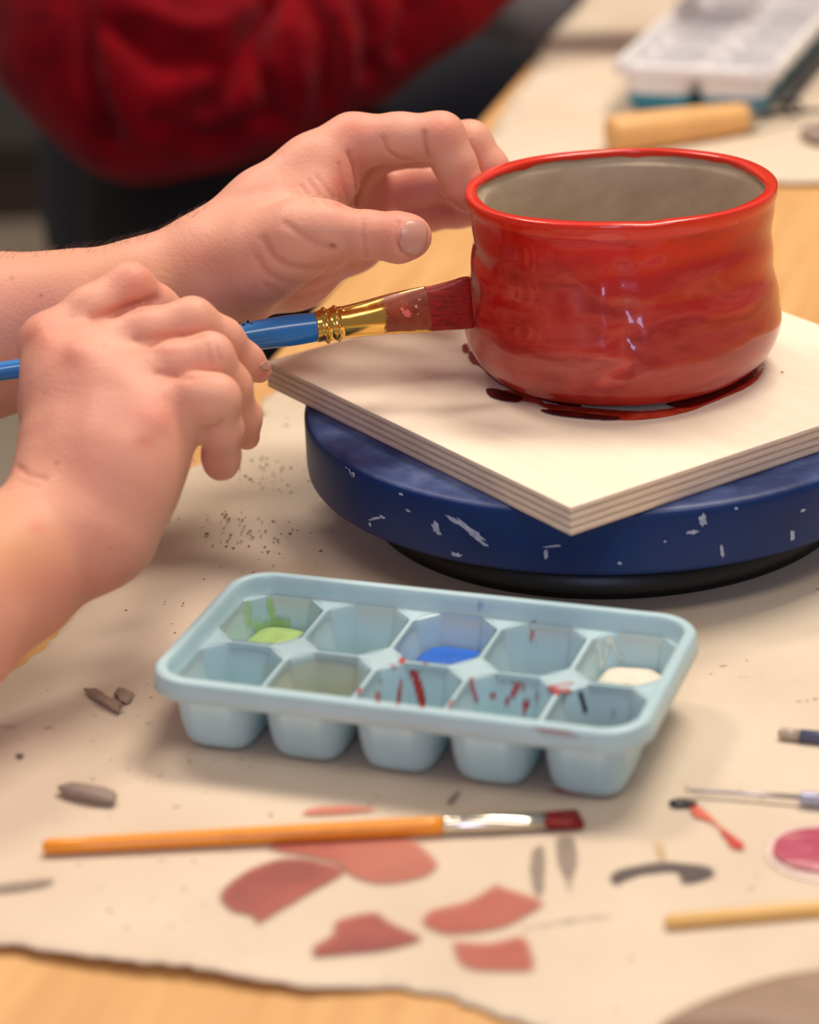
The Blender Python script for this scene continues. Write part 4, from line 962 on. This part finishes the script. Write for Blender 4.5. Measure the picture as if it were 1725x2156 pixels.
nail('fingernail', LV2, LF, Lvis, Lq, 869, 500, 33, 40, .15, body, M['nail'], .0005)
nail('fingernail', RV2, RF, Rvis, Rq, 559, 770, 13, 17, .9, body, M['nail'])
shirt = [[(er+np.array([-.05, -.006, .06]), .052), ((er+[-.16, -.02, .20]), .062), ((-.74, -.34, .38), .075)], [(el+np.array([-.04, .02, .055]), .052), ((el+[-.13, .06, .18]), .062), ((-.74, .12, .38), .075)],
         [((-.74, -.34, .38), .075), ((-.76, -.11, .40), .09), ((-.74, .12, .38), .075)], [((-.76, -.11, .38), .13), ((-.76, -.11, .1), .125), ((-.74, -.11, -.10), .13)], [((-.76, -.2, .3), .11), ((-.76, -.2, -.1), .13)], [((-.76, -.02, .3), .11), ((-.76, -.02, -.1), .13)]]
v, f = coarse(shirt, .007, .05); mesh('shirt', v, f, plain('grey_shirt', (84, 88, 96), .9, nscale=200, bump=.001), pt)
legs = [[((-.74, -.2, -.18), .12), ((-.42, -.22, -.22), .085), ((-.38, -.22, -.68), .055)], [((-.74, -.02, -.18), .12), ((-.46, .02, -.22), .085), ((-.42, .02, -.68), .055)]]
v, f = coarse(legs, .009, .05); mesh('trousers', v, f, plain('dark_trousers', (40, 42, 50), .9), pt)
for y_ in (-.22, .02):
    x_ = -.35 if y_ < 0 else -.39
    v, f = loft([(x_-.08, y_, -.715), (x_-.02, y_, -.705), (x_+.06, y_, -.72), (x_+.13, y_, -.73), (x_+.15, y_, -.735)], [(.03, .035), (.045, .045), (.045, .03), (.035, .02), (.01, .012)], 24, True, 2.4, side=(0, 1, 0)); mesh('shoe', v, f, plain('black_shoe', (30, 30, 32), .5), pt)
# stool under the painter
sd = thing('stool', 'round stool under the painter at the table edge', 'stool', (-.76, -.11, -.75))
v, f = lathe([(.01, -.35), (.16, -.35), (.17, -.34), (.17, -.325), (.16, -.318), (.01, -.318)], 48, (-.76, -.11, 0)); mesh('seat', v, f, M['birch'], sd)
for q in range(4):
    a = math.pi/4+q*math.pi/2; v, f = loft([(-.76+.11*math.cos(a), -.11+.11*math.sin(a), -.35), (-.76+.16*math.cos(a), -.11+.16*math.sin(a), -.75)], [(.012, .012)]*2, 16); mesh('leg', v, f, M['birch'], sd)

# ------------------------------------------------------------------ person in the red sweater
def pc(ch): return [(atd(a, b, d), r*d/FPX) for a, b, d, r in ch]
def cloth(chains, vox, k, creases=(), mat=None, name='', parent=None):
    v, f = coarse([pc(c) for c in chains], vox, k); v, _, _, _ = refine(v, f, creases, [], BASE); return mesh(name, v, f, mat, parent)
rp = thing('person', 'person in a red sweater and dark trousers seated behind the painter\'s hands', 'person', atd(330, 420, 1.95))
core = [[(60, -700, 1.80, 160), (270, 150, 1.80, 120), (700, 50, 1.80, 100), (1200, -200, 1.82, 80)], [(400, -800, 1.97, 260), (470, -50, 1.99, 280)], [(400, -800, 1.97, 120), (420, -1150, 1.97, 110)], [(430, -1320, 1.97, 200), (440, -1400, 1.97, 210)]]
v, f = coarse([pc(c) for c in core], .008, .04)
hp = [[(1150, -190, 1.82, 84), (1230, -215, 1.82, 72), (1400, -240, 1.81, 46)], [(1160, -200, 1.82, 76), (1240, -200, 1.82, 68), (1405, -205, 1.80, 46)], [(1160, -180, 1.82, 72), (1240, -185, 1.81, 62), (1395, -170, 1.79, 42)]]
hf = [[(1400, -245, 1.81, 31), (1500, -262, 1.80, 28), (1560, -235, 1.79, 26), (1590, -200, 1.79, 22)], [(1405, -218, 1.80, 31), (1515, -225, 1.79, 28), (1580, -195, 1.78, 26), (1605, -160, 1.78, 22)],
      [(1402, -190, 1.795, 30), (1505, -188, 1.78, 27), (1562, -155, 1.77, 25), (1585, -122, 1.77, 21)], [(1392, -162, 1.785, 27), (1475, -150, 1.77, 24), (1520, -120, 1.76, 22), (1538, -96, 1.76, 19)],
      [(1260, -245, 1.83, 40), (1340, -300, 1.82, 31), (1420, -315, 1.81, 28), (1480, -295, 1.80, 23)]]
hv, hfc = build_flesh(hp, hf, .0026); f = np.concatenate([f, hfc+len(v)]); v = np.concatenate([v, hv]); mesh('body', v, f, M['skin'], rp, attrs={'skin': np.tile(BASE, (len(v), 1))})
t = NT('red_knit'); v = t.coord(); n = t.noise(v, 28, 4, .6); n2 = t.noise(v, 700, 2, .5)
t.set(t.ramp(n, [(.3, lin((92, 0, 12))), (.7, lin((140, 2, 18)))]), .95); t.b.inputs['Sheen Weight'].default_value = .05; t.bump(t.math('ADD', n, n2), .002, .6); t.b.inputs['Specular IOR Level'].default_value = .1
fold = [([(560, -10), (510, 110), (440, 230)], 26, .016), ([(565, 0), (545, 130), (590, 260)], 20, .010), ([(640, -20), (690, 90), (690, 210)], 20, .012), ([(735, -40), (780, 60), (775, 150)], 18, .011), ([(170, -200), (172, 0), (185, 180), (230, 300)], 26, .015),
        ([(300, 20), (400, 60), (480, 50), (540, 0)], 22, -.007), ([(250, 60), (330, 130), (440, 130)], 30, .010), ([(330, 260), (440, 300), (560, 250)], 22, .009), ([(620, 60), (640, 180), (620, 270)], 16, -.006), ([(720, 20), (740, 120), (730, 190)], 16, -.006), ([(830, -60), (860, 30), (840, 110)], 18, .008)]
cloth([[(40, -700, 1.80, 250), (220, 60, 1.80, 225), (300, 200, 1.80, 170)], [(300, 170, 1.80, 190), (480, 140, 1.80, 185), (720, 60, 1.80, 155), (900, -30, 1.80, 120), (1200, -200, 1.82, 105)], [(420, -800, 1.97, 380), (480, -60, 1.99, 338), (490, -30, 1.99, 330)]],
      .0045, .03, fold, t.m, 'sweater', rp)
cloth([[(420, 330, 2.02, 300), (560, 330, 2.00, 250), (1010, 262, 1.94, 150), (1120, 330, 1.95, 120)], [(430, 420, 2.10, 300), (900, 330, 2.14, 140)], [(1080, 330, 1.95, 120), (1060, 900, 1.98, 100), (1060, 1500, 2.0, 80)], [(400, 330, 2.02, 300), (400, 560, 2.02, 290)]], .008, .04, (),
      plain('navy_jeans', (14, 19, 32), .85, nscale=300, bump=.001), 'jeans', rp)
cloth([[(440, 260, 1.93, 262), (430, 480, 1.93, 260)], [(560, 300, 1.90, 190), (740, 330, 1.88, 120)]], .008, .04, (), plain('black_apron', (14, 13, 15), .9, nscale=200, bump=.001), 'apron', rp)
# person further along the bench
fp = thing('person', 'person in charcoal clothes seated beyond the red sweater at the far table edge', 'person', atd(1060, 100, 2.3))
v, f = coarse([pc([(900, -900, 2.4, 220), (960, -60, 2.4, 200)])], .01, .04); mesh('body', v, f, M['skin'], fp, attrs={'skin': np.tile(BASE, (len(v), 1))})
cloth([[(900, -900, 2.4, 260), (950, -60, 2.4, 240)], [(960, -20, 2.38, 200), (1110, 10, 2.25, 110)]], .009, .04, (), plain('charcoal_fleece', (112, 110, 116), .95, nscale=14, var=.4), 'top', fp)
cloth([[(960, 120, 2.45, 150), (1180, 60, 2.36, 74)], [(1180, 60, 2.36, 74), (1150, 700, 2.38, 74)]], .009, .04, (), plain('dark_navy_trousers', (26, 28, 40), .9), 'trousers', fp)

# fine forearm hair along the far arm
cu = bpy.data.curves.new('arm_hair', 'CURVE'); cu.dimensions = '3D'; cu.bevel_depth = .00005; cu.bevel_resolution = 0
rnd = random.Random(21); LN = normals(LV2, LF); PP = proj(LV2)
topc = ((LN[:, 2] > .25) & (PP[:, 0] > -40) & (PP[:, 0] < 430) & (((LV2-CAM)*LN).sum(1) > -.45))
ids = np.flatnonzero(topc); pl_ = np.array(parent_loc(body))
for _ in range(520):
    i = ids[rnd.randrange(len(ids))]; p = LV2[i]; n_ = LN[i]; d_ = np.array([rnd.uniform(.5, 1), rnd.uniform(-.2, .3), rnd.uniform(-.1, .2)]); L_ = rnd.uniform(.003, .007)
    sp_ = cu.splines.new('POLY'); sp_.points.add(3)
    for k in range(4):
        f_ = k/3; q = p+n_*L_*(.55*f_-.15*f_*f_)+d_*L_*(.35*f_+.5*f_*f_)-pl_; sp_.points[k].co = (*q, 1); sp_.points[k].radius = 1-.8*f_
ho = bpy.data.objects.new('arm_hair', cu); COL.objects.link(ho); ho.parent = body; cu.materials.append(plain('brown_hair', (96, 66, 46), .5)); ho['kind'] = 'stuff'
